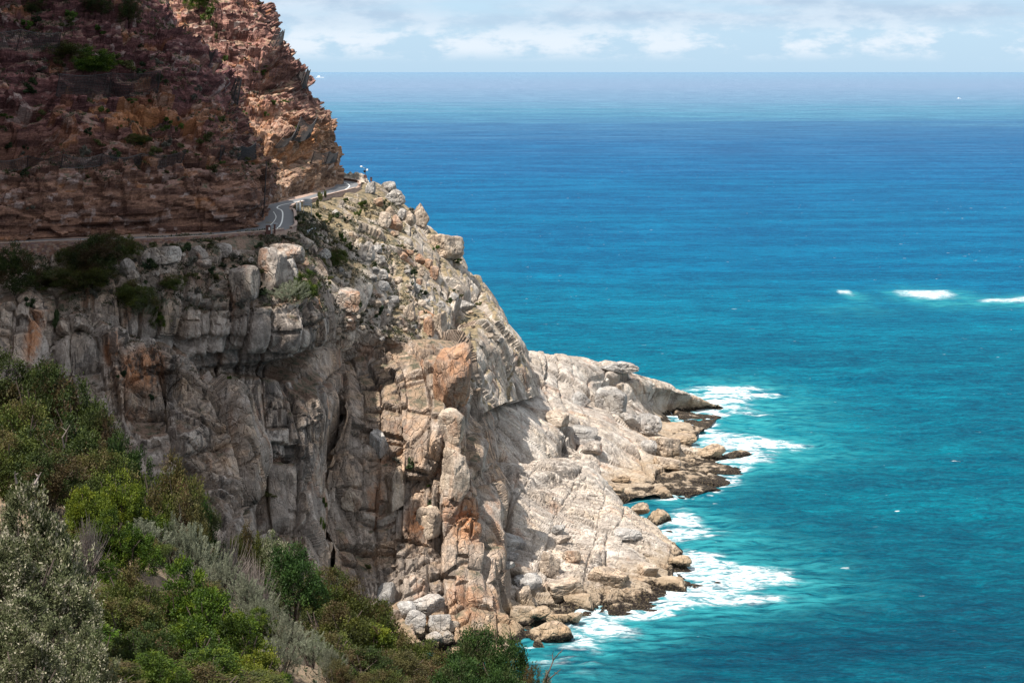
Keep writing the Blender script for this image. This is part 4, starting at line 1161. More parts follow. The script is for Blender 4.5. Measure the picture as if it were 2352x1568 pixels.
ROCKM = {'round': [rock_mesh('boulder_round', 400 + i, 8, 0.06, sm=11) for i in range(4)],
         'angular': [rock_mesh('boulder_angular', 420 + i, 11, 0.025, sm=26) for i in range(5)],
         'block': [rock_mesh('boulder_block', 440 + i, 4, 0.03, box=(0.75, 0.75, 0.75), sm=22) for i in range(5)]}
_matmesh = {}
def rock_data(kind, i, mat):
    k = (kind, i % len(ROCKM[kind]), mat)
    if k not in _matmesh:
        me = ROCKM[kind][k[1]]
        if me.users > 0 or mat != 'boulder_grey':
            me = me.copy()
        me.materials.clear(); me.materials.append(MAT[mat])
        _matmesh[k] = me
    return _matmesh[k]

_bi = 0
def boulder(x, y, w_, h_, kind, mat, label, depth=1.0, sink=0.30, names=None, D=None, group=None, rot=None, roll=None):
    """boulder filling about w_ x h_ photo pixels, bedded into the terrain behind it"""
    global _bi
    _bi += 1
    if D is None:
        g, n = pick(x, y + 0.25 * h_, names)
        D = g[1]
    s = D * K / F
    W, H = w_ * s, h_ * s
    dp = depth * 0.5 * (W + H)
    c = at(x, y, D + dp * 0.12)
    rz = rot if rot is not None else random.uniform(-0.5, 0.5) + random.choice([0, math.pi])
    rl = roll if roll is not None else random.uniform(-0.12, 0.12)
    o = link('boulder', rock_data(kind, _bi, mat), None, tuple(c), (random.uniform(-0.1, 0.1), rl, rz), (W * 1.08, dp, H * 1.08))
    tag(o, label, 'boulder', group)
    return o

G_, Wm, Or, Sh = 'boulder_grey', 'boulder_warm', 'boulder_orange', 'boulder_shade'
HB = ['granite_headland_slope']; WB = ['granite_wall', 'granite_buttress_left', 'granite_crag_left']; NP = ['rocky_promontory_near']; FP = ['rocky_promontory_far']; SC = ['granite_sea_cliff']
for a in [
 # headland, along the skyline and below the road
 (968,496,33,50,'round',Wm,'egg-shaped pinkish boulder standing out on the headland skyline',HB),
 (1022,570,84,62,'round',Wm,'big smooth pale dome bulging from the skyline below the egg-shaped boulder',HB),
 (893,431,32,24,'round',G_,'pale knob on the skyline just below the far road bend',HB),
 (851,435,24,32,'block',G_,'upright blocky outcrop directly under the tall mast',HB),
 (905,457,48,38,'round',G_,'broad smooth slab right of the blocky outcrop under the mast',HB),
 (869,467,23,23,'round',Wm,'small rounded boulder beside a dark bush below the mast',HB),
 (884,510,28,42,'round',Wm,'tall rounded pinkish boulder, left one of the touching pair',HB),
 (911,516,30,40,'round',Or,'rust-tinged rounded boulder, right one of the touching pair',HB),
 (897,488,22,24,'round',Wm,'rounded boulder sitting above the touching pair',HB),
 (907,539,20,14,'round',Wm,'small stone under the touching pair of boulders',HB),
 (924,495,18,28,'round',G_,'narrow pale boulder right of the rust-tinged one',HB),
 (941,504,25,34,'round',Wm,'sloping pale boulder left of the egg-shaped skyline boulder',HB),
 (843,580,36,46,'round',Sh,'dark grey rounded boulder on the scrubby headland slope',HB),
 (874,599,22,24,'round',G_,'light grey boulder right of the dark grey one',HB),
 (866,574,22,19,'round',G_,'whitish boulder just above the light grey one',HB),
 (964,598,28,26,'round',Or,'orange rounded boulder in the middle of the sunlit slope',HB),
 (984,608,17,22,'block',Or,'small orange block touching the orange rounded boulder',HB),
 (941,582,20,13,'round',Or,'flat rusty stone above the orange rounded boulder',HB),
 (968,627,20,24,'block',Wm,'square tan block under the orange rounded boulder',HB),
 (998,628,26,28,'block',Or,'orange and tan block right of the square tan block',HB),
 (962,649,15,15,'block',Or,'small bright rusty block on the lower slope',HB),
 (957,664,20,20,'block',G_,'grey block just below the small bright rusty block',HB),
 (880,660,27,25,'round',G_,'rounded whitish boulder low on the scrubby slope',HB),
 (855,638,22,13,'round',G_,'flat pale stone left of a dark shrub on the slope',HB),
 (876,632,31,24,'round',G_,'broad pale boulder above the rounded whitish one',HB),
 (985,755,22,48,'block',Or,'upright rusty pillar above the sea cliff',HB),
 (1012,750,26,60,'block',Wm,'tall tan pillar right of the rusty pillar',HB),
 (1065,705,46,26,'round',G_,'smooth grey boulder beside the dark hollow on the slope',HB),
 (940,720,30,44,'block',Wm,'tan block on the slope left of the rusty pillar',HB),
 (800,690,60,50,'block',Sh,'broad shaded slab at the left foot of the headland slope',HB),
 (905,690,22,18,'round',G_,'small pale boulder in scrub on the middle slope',HB),
 (770,490,20,14,'round',G_,'pale stone among the low shrubs under the straight road',HB),
 (800,500,18,18,'round',Wm,'tan stone above the green patch under the road',HB),
 # shaded terrace under the road
 (372,588,80,46,'block',Sh,'flat-topped pale grey block with dark streaks on the terrace',WB),
 (293,620,36,50,'angular',Sh,'leaning grey boulder left of the flat-topped block',WB),
 (307,637,28,28,'round',Sh,'rounded grey boulder at the foot of the leaning one',WB),
 (622,626,60,104,'block',Sh,'tall squarish granite block on the terrace below the lamp post',WB),
 (562,658,66,84,'block',Sh,'lower square granite block left of the tall squarish one',WB),
 (656,583,84,42,'round',Sh,'broad smooth slab above the tall squarish block',WB),
 (664,632,44,66,'block',Sh,'dark-sided block right of the tall squarish one',WB),
 (455,586,44,36,'round',Sh,'rounded boulder with shrubs around it on the terrace',WB),
 (468,609,34,24,'round',Sh,'low boulder just below the rounded one with shrubs',WB),
 (514,579,40,36,'round',Sh,'rounded grey boulder between terrace shrubs near the road',WB),
 (511,656,20,22,'block',Sh,'small upright stone left of the lower square block',WB),
 (132,673,46,26,'angular',Wm,'buff boulder half hidden in the dark scrub at left',WB),
 (152,623,50,20,'round',Sh,'buff slab at the foot of the red retaining wall',WB),
 (339,790,36,26,'round',Sh,'pale rounded stone on top of the left buttress',WB),
 (700,560,40,28,'round',Sh,'pale boulder just below the road parapet',WB + HB),
 (745,585,30,24,'round',G_,'light boulder on the slope right of the terrace blocks',WB + HB),
 # sea cliff
 (1039,868,84,150,'round',Or,'huge rounded orange-streaked boulder at the shoulder of the sea cliff',SC,335),
 (1036,982,58,76,'block',Wm,'tan block directly beneath the huge orange boulder',SC,329),
 (1046,1092,48,112,'block',Wm,'overhanging square column low on the sea cliff',SC,325),
 (808,1148,48,50,'round',Wm,'rounded block wedged in the dark gully of the sea cliff',SC),
 (870,1020,34,60,'block',G_,'pale upright slab in the middle of the sea cliff',SC),
 (905,1130,44,110,'block',Wm,'tall flat-faced pillar left of the overhanging column',SC),
 (985,1200,54,70,'block',Wm,'pinkish rounded block bulging above the boulder beach',SC),
 # boulder beach and cove
 (1171,1252,72,50,'angular',G_,'large whitish angular boulder at the head of the cove',NP + SC),
 (1173,1281,38,21,'angular',G_,'smaller grey slab under the large whitish boulder',NP + SC),
 (1168,1300,32,20,'angular',G_,'white broken rubble below the grey slab',NP + SC),
 (1200,1318,64,30,'angular',Wm,'flat cream slab in the cove below the white rubble',NP + SC),
 (1213,1341,64,42,'angular',G_,'light grey slab with a dark overhung face in the cove',NP + SC),
 (1206,1376,40,54,'block',Wm,'leaning tan and grey block at the water end of the cove',NP + SC),
 (1200,1414,62,42,'block',Wm,'tan angular block just above the dark wet rocks',NP + SC),
 (1265,1455,96,56,'round',Wm,'big brown rounded boulder standing in the surf by the bush',None,314),
 (1237,1482,24,32,'round',Wm,'small brown rock in front of the big surf boulder',None,311),
 (1222,1465,40,34,'round',Wm,'dark wet rock left of the big surf boulder',None,316),
 (982,1391,76,50,'angular',G_,'largest pale grey boulder at the foot of the sea cliff',SC),
 (1008,1436,56,46,'block',G_,'pinkish grey block in front of the largest pale boulder',SC,312),
 (889,1371,50,64,'angular',G_,'tall boulder with a dark right side behind the olive bushes',SC),
 (955,1428,50,46,'block',G_,'grey block left of the pinkish grey one',SC,312),
 (934,1400,42,34,'angular',G_,'small slab between the tall and the largest boulder',SC),
 (997,1463,38,24,'round',G_,'pale stone at the edge of the bushes below the beach',None,308),
 (1024,1464,34,26,'round',G_,'low stone beside the dark green bush top',None,309),
 (1040,1440,40,26,'angular',G_,'flat grey stone at the cliff foot above the dark green bush',SC,313),
 (1100,1425,60,34,'round',Wm,'tan rock shelf stone at the cliff foot above the bush',SC,315),
 # near promontory
 (1282,1220,32,28,'angular',G_,'white angular boulder perched on the sloping slab',NP),
 (1292,1239,40,18,'angular',Sh,'thin dark slab under the white angular boulder',NP),
 (1313,1281,40,33,'round',Wm,'round cream boulder resting on the near rock shelf',NP),
 (1441,1229,62,26,'round',G_,'smooth grey hump on the sloping slab towards the sea',NP),
 (1470,1170,42,26,'angular',Wm,'pointed brown rock at the back edge of the near shelf',NP),
 (1512,1196,60,46,'round',Wm,'mussel-covered dark rock beside the white surge',None,396),
 (1562,1293,52,28,'round',Wm,'brown rock lump at the seaward end of the near shelf',NP),
 (1627,1304,54,20,'round',Wm,'dark rock ringed with foam off the near point',None,366),
 (1606,1316,40,14,'round',Wm,'low black rock between the near point and the foam-ringed one',None,362),
 (1648,1341,16,8,'round',Wm,'tiny dark rock awash off the near point',None,349),
 (1534,1226,22,9,'round',Wm,'little dark rock awash beside the mussel-covered one',None,389),
 (1298,1349,86,34,'block',Wm,'broad tilted tan block at the front of the near shelf',NP),
 (1329,1386,74,38,'block',Wm,'ochre block below the broad tilted one at the waterline',NP),
 (1398,1326,92,40,'block',Wm,'big pale tilted slab in the middle of the near shelf front',NP),
 (1282,1422,52,24,'round',Wm,'black wet rock in the small cove channel',None,322),
 (1320,1420,36,26,'angular',Wm,'brown pointed rock beside the black wet one',None,322),
 (1488,1310,46,34,'angular',Wm,'broken tan block near the seaward end of the near shelf',NP),
 (1540,1350,80,40,'block',Wm,'long tilted slab dipping into the surf at the near point',NP),
 (1240,1410,50,26,'round',Wm,'ochre rock with a dark base beside the cove channel',NP + SC,324),
 (1260,1300,40,60,'block',Wm,'upright tan buttress stone left of the round cream boulder',NP),
 # far promontory
 (1403,926,70,64,'block',G_,'cube-like pale grey boulder on the far promontory',FP),
 (1332,918,42,34,'round',G_,'rounded whitish boulder left of the cube-like one',FP),
 (1449,968,48,38,'angular',G_,'grey angular boulder below the cube-like one',FP),
 (1491,978,55,50,'round',G_,'rounded grey boulder right of the angular one',FP),
 (1360,1032,44,34,'angular',Sh,'dark boulder under the overhanging slab of the far promontory',FP),
 (1491,1029,36,32,'angular',G_,'grey stone left of the ochre-topped rock',FP),
 (1521,1029,84,56,'round',Wm,'ochre-topped rounded rock near the end of the far promontory',FP),
 (1532,959,44,11,'round',Wm,'low dark rock awash in the gap between the far fingers',None,518),
 (1634,1037,64,32,'round',Wm,'dark brown rock at the tip of the lower far finger',FP),
 (1697,1047,66,20,'round',Wm,'seaweed-dark rock just off the lower far finger',None,466),
 (1532,1066,66,30,'round',Wm,'tan rock at the waterline of the lower far finger',FP),
 (1275,966,56,36,'block',Wm,'squarish block on the far promontory above the grey slab',FP),
 (1327,1000,90,40,'block',G_,'overhanging pale slab with deep shadow under it',FP),
 (1425,1100,42,18,'round',Wm,'small tan rock at the mouth of the little bay',None,428),
 (1415,1122,40,14,'round',Wm,'low brown rock in the little bay between the promontories',None,418),
 (1575,1010,50,26,'round',Wm,'brown rock between the rounded grey boulder and the surf',FP),
 (1640,938,52,14,'round',Wm,'flat dark rock at the tip of the upper far finger',None,531),
 (1420,845,90,26,'round',G_,'white guano-covered crest rock on the upper far finger',FP),
]:
    x, y, w_, h_, kd, mt, lb, nm = a[:8]
    D = a[8] if len(a) > 8 else None
    boulder(x, y, w_, h_, kd, mt, lb, names=nm, D=D, depth=0.9)

# loose stones on the headland slope and the shaded terrace
def scatter(n, poly_x, poly_y, test=None):
    k, tries = 0, 0
    while k < n and tries < n * 30:
        tries += 1
        x, y = random.uniform(*poly_x), random.uniform(*poly_y)
        if test and not test(x, y): continue
        k += 1
        yield x, y
def on_head(x, y):
    return x > 700 + (y - 540) * 0.2 and y > 470 + max(0, (x - 860)) * 0.95 and y < 800 and x < 1150
for x, y in scatter(48, (700, 1150), (480, 790), on_head):
    s = random.uniform(8, 20)
    boulder(x, y, s, s * random.uniform(0.6, 1.0), random.choice(['round', 'round', 'angular']), random.choice([G_, Wm, Wm]),
            ('squat ' if s < 14 else 'larger ') + 'loose stone on the sunlit headland slope, ' + ('near the road' if y < 560 else 'mid-slope' if y < 680 else 'low down') + (' towards the left' if x < 850 else ' in the middle' if x < 980 else ' towards the skyline'), names=HB, group='loose stones on the headland slope')
for x, y in scatter(22, (300, 720), (575, 690)):
    s = random.uniform(9, 18)
    boulder(x, y, s, s * random.uniform(0.6, 0.9), 'round', Sh, ('flat ' if s < 13 else 'bulky ') + 'grey stone on the shaded scrub terrace, ' + ('left' if x < 440 else 'middle' if x < 580 else 'right') + (' near the road' if y < 630 else ' near the drop'), names=WB, group='loose stones on the terrace')
# ------------------------------------------------------------------ plants
def leaf_mat(name, trans=0.25):
    m, t = new_mat(name)
    a = t.n('ShaderNodeAttribute', attribute_name='leaf')
    oi = t.n('ShaderNodeObjectInfo')
    c = t.n('ShaderNodeHueSaturation', {'Hue': t.math('ADD', 0.485, t.math('MULTIPLY', oi.outputs['Random'], 0.03)), 'Saturation': 1.0,
            'Value': t.math('ADD', 0.8, t.math('MULTIPLY', oi.outputs['Random'], 0.4)), 'Color': a.outputs['Color']}).outputs[0]
    p = t.n('ShaderNodeBsdfPrincipled', {'Base Color': c, 'Roughness': 0.6, 'Specular IOR Level': 0.25})
    tr = t.n('ShaderNodeBsdfTranslucent', {'Color': c})
    out(t, t.n('ShaderNodeMixShader', {0: trans, 1: p, 2: tr}))
    return m
MAT['leaf'] = leaf_mat('foliage')
MAT['twig'] = plain('grey_twig', (0.16, 0.13, 0.115), 0.9, var=0.3, scale=8)
MAT['bark'] = plain('brown_bark', (0.07, 0.05, 0.04), 0.95, var=0.4, scale=6)

def foliage(name, seed, cols, nl, leaf, aspect=0.5, clump=0.085, lumps=15, spiky=0.0, flower=None, lumpr=(0.13, 0.25), upb=0.25, patchy=None, pat=0.05):
    """crown in a unit box (x, y in -.5...5, z in 0..1): leaves in clumps over a lumpy dome"""
    r_ = np.random.default_rng(seed)
    # lumps
    th = r_.uniform(0, 2 * math.pi, lumps); rr = np.sqrt(r_.uniform(0, 1, lumps)) * 0.34
    C = np.stack([rr * np.cos(th), rr * np.sin(th), r_.uniform(0.28, 0.72, lumps) * (1 - 0.7 * rr)], 1)
    C[0] = (0, 0, 0.66); R = r_.uniform(*lumpr, lumps)
    nc = nl // 75
    li = r_.integers(0, lumps, nc * 2)
    d = r_.normal(size=(nc * 2, 3)); d[:, 2] += 0.35; d /= np.linalg.norm(d, axis=1, keepdims=True)
    cc = C[li] + d * (R[li] * r_.uniform(0.72, 1.05, nc * 2) ** 0.5)[:, None] * np.array([1, 1, 1.05])
    ok = cc[:, 2] > 0.02
    cc, d, li = cc[ok][:nc], d[ok][:nc], li[ok][:nc]
    nc = len(cc)
    ci = r_.integers(0, nc, nl)
    od = d[ci] + r_.normal(size=(nl, 3)) * 0.75; od[:, 2] += upb + spiky; od /= np.linalg.norm(od, axis=1, keepdims=True)
    off = r_.normal(size=(nl, 3)) * clump * 0.38
    if spiky:
        sp = np.array([0, 0, 1]) + d * 0.6 + r_.normal(size=(nc, 3)) * 0.25
        sp /= np.linalg.norm(sp, axis=1, keepdims=True)
        along = r_.uniform(-0.2, 1.0, nl)
        off = off * 0.35 + sp[ci] * (along * clump * 2.2)[:, None]
    P = cc[ci] + off
    P[:, 2] = np.maximum(P[:, 2], 0.01)
    L = leaf * r_.uniform(0.7, 1.35, nl)
    side = np.cross(od, r_.normal(size=(nl, 3))); side /= np.maximum(np.linalg.norm(side, axis=1, keepdims=True), 1e-6)
    nrm = np.cross(od, side)
    a = P - od * (L / 2)[:, None]; b = P + side * (L * aspect / 2)[:, None] + nrm * (L * 0.08)[:, None]
    c = P + od * (L / 2)[:, None]; e = P - side * (L * aspect / 2)[:, None] + nrm * (L * 0.08)[:, None]
    V = np.stack([a, b, c, e], 1).reshape(-1, 3)
    cols = np.array(cols)
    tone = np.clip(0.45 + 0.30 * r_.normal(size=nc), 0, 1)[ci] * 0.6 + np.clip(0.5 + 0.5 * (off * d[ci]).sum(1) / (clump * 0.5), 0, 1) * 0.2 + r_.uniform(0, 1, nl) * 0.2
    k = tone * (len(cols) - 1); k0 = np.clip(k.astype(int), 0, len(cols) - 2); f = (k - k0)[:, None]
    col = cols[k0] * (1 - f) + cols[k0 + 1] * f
    if patchy is not None:      # browned sprays
        pm = sstep(fbm(cc * 3.0 + seed, 2, seed), pat, pat + 0.3)[ci][:, None] * r_.uniform(0.5, 1, (nl, 1))
        col = col * (1 - pm) + np.array(patchy) * pm
    if flower is not None:
        fm = ((r_.uniform(0, 1, nc) < 0.6)[ci] & (r_.uniform(0, 1, nl) < 0.45) & ((off * d[ci]).sum(1) > 0))[:, None]
        col = np.where(fm, np.array(flower) * r_.uniform(0.7, 1.15, (nl, 1)), col)
    V[:, :2] *= 0.92
    return np_mesh(name, V, np.arange(nl * 4).reshape(-1, 4), MAT['leaf'], False, {'leaf': np.repeat(col, 4, 0)})

def stems(name, seed, n=7, mat='bark', spread=0.32, top=0.7, rad=0.02, fork=2):
    r_ = random.Random(seed); m = MB()
    for i in range(n):
        a = r_.uniform(0, 6.28); s = r_.uniform(0.3, 1) * spread
        e = (s * math.cos(a), s * math.sin(a), top * r_.uniform(0.7, 1.1))
        mid = (e[0] * 0.45 + r_.uniform(-.04, .04), e[1] * 0.45 + r_.uniform(-.04, .04), e[2] * 0.5)
        m.tube([(e[0] * 0.08, e[1] * 0.08, -0.12), mid, e], [rad, rad * 0.7, rad * 0.25], 5, False)
        for k in range(fork):
            q = (mid[0] + r_.uniform(-.2, .2), mid[1] + r_.uniform(-.2, .2), mid[2] + r_.uniform(0.12, 0.35))
            m.tube([mid, q], [rad * 0.55, rad * 0.2], 4, False)
    me = bpy.data.meshes.new(name); me.from_pydata([tuple(v) for v in m.v], [], m.f); me.update(); me.materials.append(MAT[mat])
    return me

def twigs(name, seed, n=420):
    """leafless bush: forking grey twigs"""
    r_ = random.Random(seed); m = MB()
    for i in range(n):
        a = r_.uniform(0, 6.28); el_ = r_.uniform(0.15, 1.5); R = r_.uniform(0.3, 0.52)
        d = Vector((math.cos(a) * math.cos(el_), math.sin(a) * math.cos(el_), math.sin(el_) * 1.7))
        p0 = d * r_.uniform(0, 0.12); p1 = d * R * 0.55 + Vector([r_.uniform(-.06, .06) for _ in range(3)]); p2 = d * R + Vector([r_.uniform(-.09, .09) for _ in range(3)])
        for p in (p0, p1, p2): p.z = max(p.z, 0.0)
        m.tube([p0, p1, p2], [0.007, 0.005, 0.002], 3, False)
        for k in range(2):
            m.tube([p1, p1 + Vector([r_.uniform(-.13, .13), r_.uniform(-.13, .13), r_.uniform(0, .15)])], [0.004, 0.0015], 3, False)
    me = bpy.data.meshes.new(name); me.from_pydata([tuple(v) for v in m.v], [], m.f); me.update(); me.materials.append(MAT['twig'])
    return me

KIND = {
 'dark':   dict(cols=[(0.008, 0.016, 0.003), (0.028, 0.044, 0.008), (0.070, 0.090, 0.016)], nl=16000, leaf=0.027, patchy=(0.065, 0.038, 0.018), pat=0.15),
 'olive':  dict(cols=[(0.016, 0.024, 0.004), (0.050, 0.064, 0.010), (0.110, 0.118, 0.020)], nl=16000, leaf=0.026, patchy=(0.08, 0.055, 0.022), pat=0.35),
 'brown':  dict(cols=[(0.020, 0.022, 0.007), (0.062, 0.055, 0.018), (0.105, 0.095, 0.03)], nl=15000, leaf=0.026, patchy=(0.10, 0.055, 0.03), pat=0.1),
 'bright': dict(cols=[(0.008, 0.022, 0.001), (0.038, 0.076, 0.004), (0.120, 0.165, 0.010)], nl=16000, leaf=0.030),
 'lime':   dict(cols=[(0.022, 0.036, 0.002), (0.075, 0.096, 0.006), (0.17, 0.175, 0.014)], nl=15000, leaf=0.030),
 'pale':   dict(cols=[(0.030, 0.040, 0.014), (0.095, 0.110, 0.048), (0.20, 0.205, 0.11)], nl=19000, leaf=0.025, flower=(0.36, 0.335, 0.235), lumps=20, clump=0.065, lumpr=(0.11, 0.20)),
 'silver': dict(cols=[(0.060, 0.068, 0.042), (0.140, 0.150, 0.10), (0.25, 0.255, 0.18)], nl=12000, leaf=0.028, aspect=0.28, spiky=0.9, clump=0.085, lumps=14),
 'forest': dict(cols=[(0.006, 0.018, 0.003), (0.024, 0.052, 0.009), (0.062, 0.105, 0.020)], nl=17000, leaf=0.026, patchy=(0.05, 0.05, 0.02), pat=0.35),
}
CROWN, STEM = {}, {}
for i, (k, kw) in enumerate(KIND.items()):
    for v in range(2):
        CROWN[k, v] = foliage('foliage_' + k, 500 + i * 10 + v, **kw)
for v in range(3):
    STEM[v] = stems('stem', 700 + v)
TWIG = [twigs('dry_twigs', 720), twigs('dry_twigs', 721)]

_n = 0
def bush(x, ytop, wpx, D, kind, label, cat='bush', name='bush', deep=1.0):
    """bush whose crown tops out at (x, ytop) in the photo and stands on the foreground slope"""
    global _n
    _n += 1
    X = (x * K - 512) * D / F
    zg = ground_z('foreground_slope', X, D) - 0.15
    zt = at(x, ytop, D)[2]
    wd = wpx * K * D / F
    h = max(zt - zg, 0.35 * wd)
    r = empty(name, (X, D, zg), label, cat, 'foreground bushes')
    r.rotation_euler = (0, 0, random.uniform(0, 6.28))
    sc = (wd * 1.3, wd * 1.3 * deep, h * 1.04)
    v = _n % 2
    if kind == 'twig':
        link('twigs', TWIG[v], r, sc=sc)
        link('stem', STEM[_n % 3], r, sc=(sc[0] * 0.6, sc[1] * 0.6, sc[2] * 0.5))
    else:
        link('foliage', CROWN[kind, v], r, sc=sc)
        link('stem', STEM[_n % 3], r, sc=sc)
    return r

for a in [
 # dark thicket at the upper left
 (15,790,190,120,'dark','dark green bush at the top left edge of the foreground thicket'),
 (105,797,160,118,'dark','dark bush whose crown meets the grey crag at left'),
 (175,850,160,116,'dark','dark bush against the left granite buttress, third along the thicket crest'),
 (232,915,140,113,'dark','dark bush on the thicket crest below the rusty granite face'),
 (275,985,110,110,'forest','dark green bush at the lower end of the thicket crest'),
 (50,880,200,106,'olive','olive bush in the middle of the dark thicket at left edge'),
 (140,930,190,103,'dark','dark bush with brown sprays in the heart of the thicket'),
 (215,1010,170,101,'olive','olive bush under the thicket crest, left of the rounded olive tree'),
 (15,965,170,99,'olive','olive bush at the left edge above the pale bush'),
 (105,1015,170,97,'dark','dark shadowed bush above the yellow-green shrubs'),
 (395,1000,150,106,'olive','rounded olive tree standing against the granite wall'),
 (430,1080,130,102,'brown','rust-tinged bush at the right foot of the rounded olive tree'),
 (350,1090,120,101,'olive','olive bush at the left foot of the rounded olive tree'),
 (460,1130,90,103,'forest','small dark bush right of the rust-tinged one'),
 (272,1062,110,94,'lime','yellow-green shrub standing up in front of the dark thicket'),
 (195,1098,110,91,'lime','yellow-green shrub behind the top of the big pale bush'),
 (320,1140,120,95,'bright','bright green shrub below the yellow-green upright one'),
 (245,1165,110,88,'bright','bright green shrub left of the silver shrubs'),
 (300,1190,110,88,'bright','low green shrub where the silver band begins'),
 (205,1165,80,84,'twig','dry grey-mauve bush between green shrubs, left of the silver band'),
 # big pale flowering bush, left
 (45,1082,230,64,'pale','tall pale flowering bush at the left edge, the topmost crown'),
 (130,1125,180,64,'pale','pale flowering bush, right shoulder of the topmost crown'),
 (25,1215,240,58,'pale','pale flowering bush at the left edge, middle of the mass'),
 (150,1260,190,60,'pale','pale flowering bush nearest the sandy gap'),
 (70,1340,230,53,'pale','pale flowering bush low at left, above the bottom ones'),
 (190,1390,150,55,'pale','pale flowering bush beside the feathery olive bush'),
 (60,1450,240,47,'pale','pale flowering bush in the bottom left corner'),
 (200,1470,150,50,'pale','pale flowering bush at the bottom, next to the green bushes'),
 # olive-brown and bright green bushes in the lower middle
 (305,1265,150,74,'olive','olive feathery bush right of the pale flowering mass'),
 (285,1350,180,70,'olive','olive bush below the feathery olive one'),
 (330,1420,150,66,'dark','dark green bush in the hollow at the bottom'),
 (420,1278,170,78,'bright','bright green bush, uppermost of the lower middle group'),
 (480,1330,180,76,'bright','bright green bush, second down on the right edge of its group'),
 (545,1400,160,74,'bright','bright green bush, third down beside the silver band'),
 (430,1400,180,71,'bright','green bush in the centre of the lower middle group'),
 (590,1470,130,72,'lime','yellow-green bush at the right edge above the bottom'),
 (350,1485,150,61,'bright','bright green bush at the bottom, right of the pale ones'),
 (470,1490,180,64,'bright','bright green bush at the bottom centre of its group'),
 (570,1520,150,67,'lime','yellow-green bush at the bottom near the bare soil'),
 (650,1545,90,70,'bright','small green bush at the bottom beside bare soil'),
 # silver band
 (330,1196,110,92,'silver','silver-grey shrub at the top left of the silver band'),
 (395,1188,110,95,'silver','silver-grey shrub with upright spikes, second in the band'),
 (455,1215,110,95,'silver','silver-grey shrub left of the bare twiggy bush'),
 (510,1275,110,93,'silver','silver-grey shrub just below the bare twiggy bush'),
 (565,1325,110,91,'silver','silver-grey shrub in the middle of the band'),
 (615,1375,110,89,'silver','silver-grey shrub right of the third bright green bush'),
 (665,1420,110,87,'silver','silver-grey shrub towards the lower end of the band'),
 (715,1460,100,86,'silver','silver-grey shrub second from the lower end of the band'),
 (760,1500,80,84,'silver','silver-grey shrub at the lower end of the band'),
 (640,1455,100,82,'silver','grey shrub above the bare soil patch'),
 # bare twigs, green dome, olive mass
 (522,1186,120,104,'twig','large bare twiggy grey bush below the granite wall'),
 (585,1250,90,99,'twig','bare twiggy bush left of the round green one'),
 (565,1178,80,110,'olive','olive shrub behind the large bare twiggy bush'),
 (625,1190,110,113,'pale','straw-coloured shrub at the slope crest under the granite gully'),
 (672,1243,150,106,'forest','round rich green bush in the middle of the slope'),
 (740,1285,140,110,'olive','olive bush right of the round green one'),
 (815,1300,150,110,'olive','olive bush on the crest against the sea cliff'),
 (875,1352,130,109,'olive','olive bush on the crest above the boulder beach'),
 (770,1360,160,102,'olive','olive bush in the middle of the olive mass'),
 (850,1410,150,103,'lime','yellowish bush in front of the boulder beach'),
 (930,1430,130,106,'olive','olive bush on the crest by the tall dark-sided boulder'),
 (985,1462,110,106,'olive','small olive bush on the crest below the pale boulders'),
 (760,1440,130,95,'olive','olive bush above the silver band end'),
 (835,1475,140,93,'dark','darker green bush in the lower olive mass'),
 (915,1490,150,95,'brown','rusty brown bush left of the dark green one'),
 (1000,1505,120,97,'brown','brown twiggy bush touching the dark green one'),
 (775,1508,90,79,'brown','small brown bush beside bare soil at the bottom'),
 (860,1530,130,85,'olive','olive bush at the bottom edge right of the small brown one'),
 (960,1540,130,88,'olive','olive bush at the bottom edge under the brown ones'),
 (1095,1420,150,98,'forest','large dark green bush nearest the surf'),
 (1165,1450,150,96,'forest','dark green bush, right half of the pair by the surf'),
 (1060,1500,130,92,'forest','dark green bush at the lower left of the pair by the surf'),
 (1150,1530,140,88,'forest','dark green bush at the bottom edge by the water'),
 (1222,1510,70,94,'brown','brown dead-looking bush at the right end of the slope'),
 (1252,1525,50,93,'pale','small straw-coloured bush at the very right end of the slope'),
]:
    bush(*a)

# low scrub filling the ground between the bushes
_zone = lambda x, y: ('at the left' if x < 330 else 'in the middle' if x < 720 else 'at the right') + (' far crest' if y < 1220 else ' centre' if y < 1400 else ' bottom')
for k in range(130):
    D = random.uniform(58, 124)
    X = random.uniform(-0.262, 0.062) * D
    zg = ground_z('foreground_slope', X, D)
    px, py = (X * F / D + 512) / K, ((CAM_H - zg) * F / D + HOR) / K
    if py > 1640 or py < 900: continue
    silver_band = abs((py - 1200) - (px - 380) * 0.78) < 110 and px > 300
    bare = 640 < px < 800 and py > 1470
    if bare and random.random() < 0.75: continue
    kd = 'silver' if silver_band else ('dark' if px < 330 and py < 1150 else random.choice(['olive', 'olive', 'olive', 'bright', 'silver', 'brown']))
    colr = {'silver': 'silver-grey', 'dark': 'dark green', 'olive': 'olive', 'brown': 'brownish', 'bright': 'bright green'}[kd]
    h = random.uniform(0.7, 1.6)
    bush(px, py - h * F / D / K, random.uniform(1.6, 3.2) * F / D / K, D, kd, 'low ' + colr + ' scrub ' + _zone(px, py) + ' of the foreground, ' + ('near' if D < 75 else 'halfway' if D < 98 else 'far') + ' down the slope', name='low_scrub')

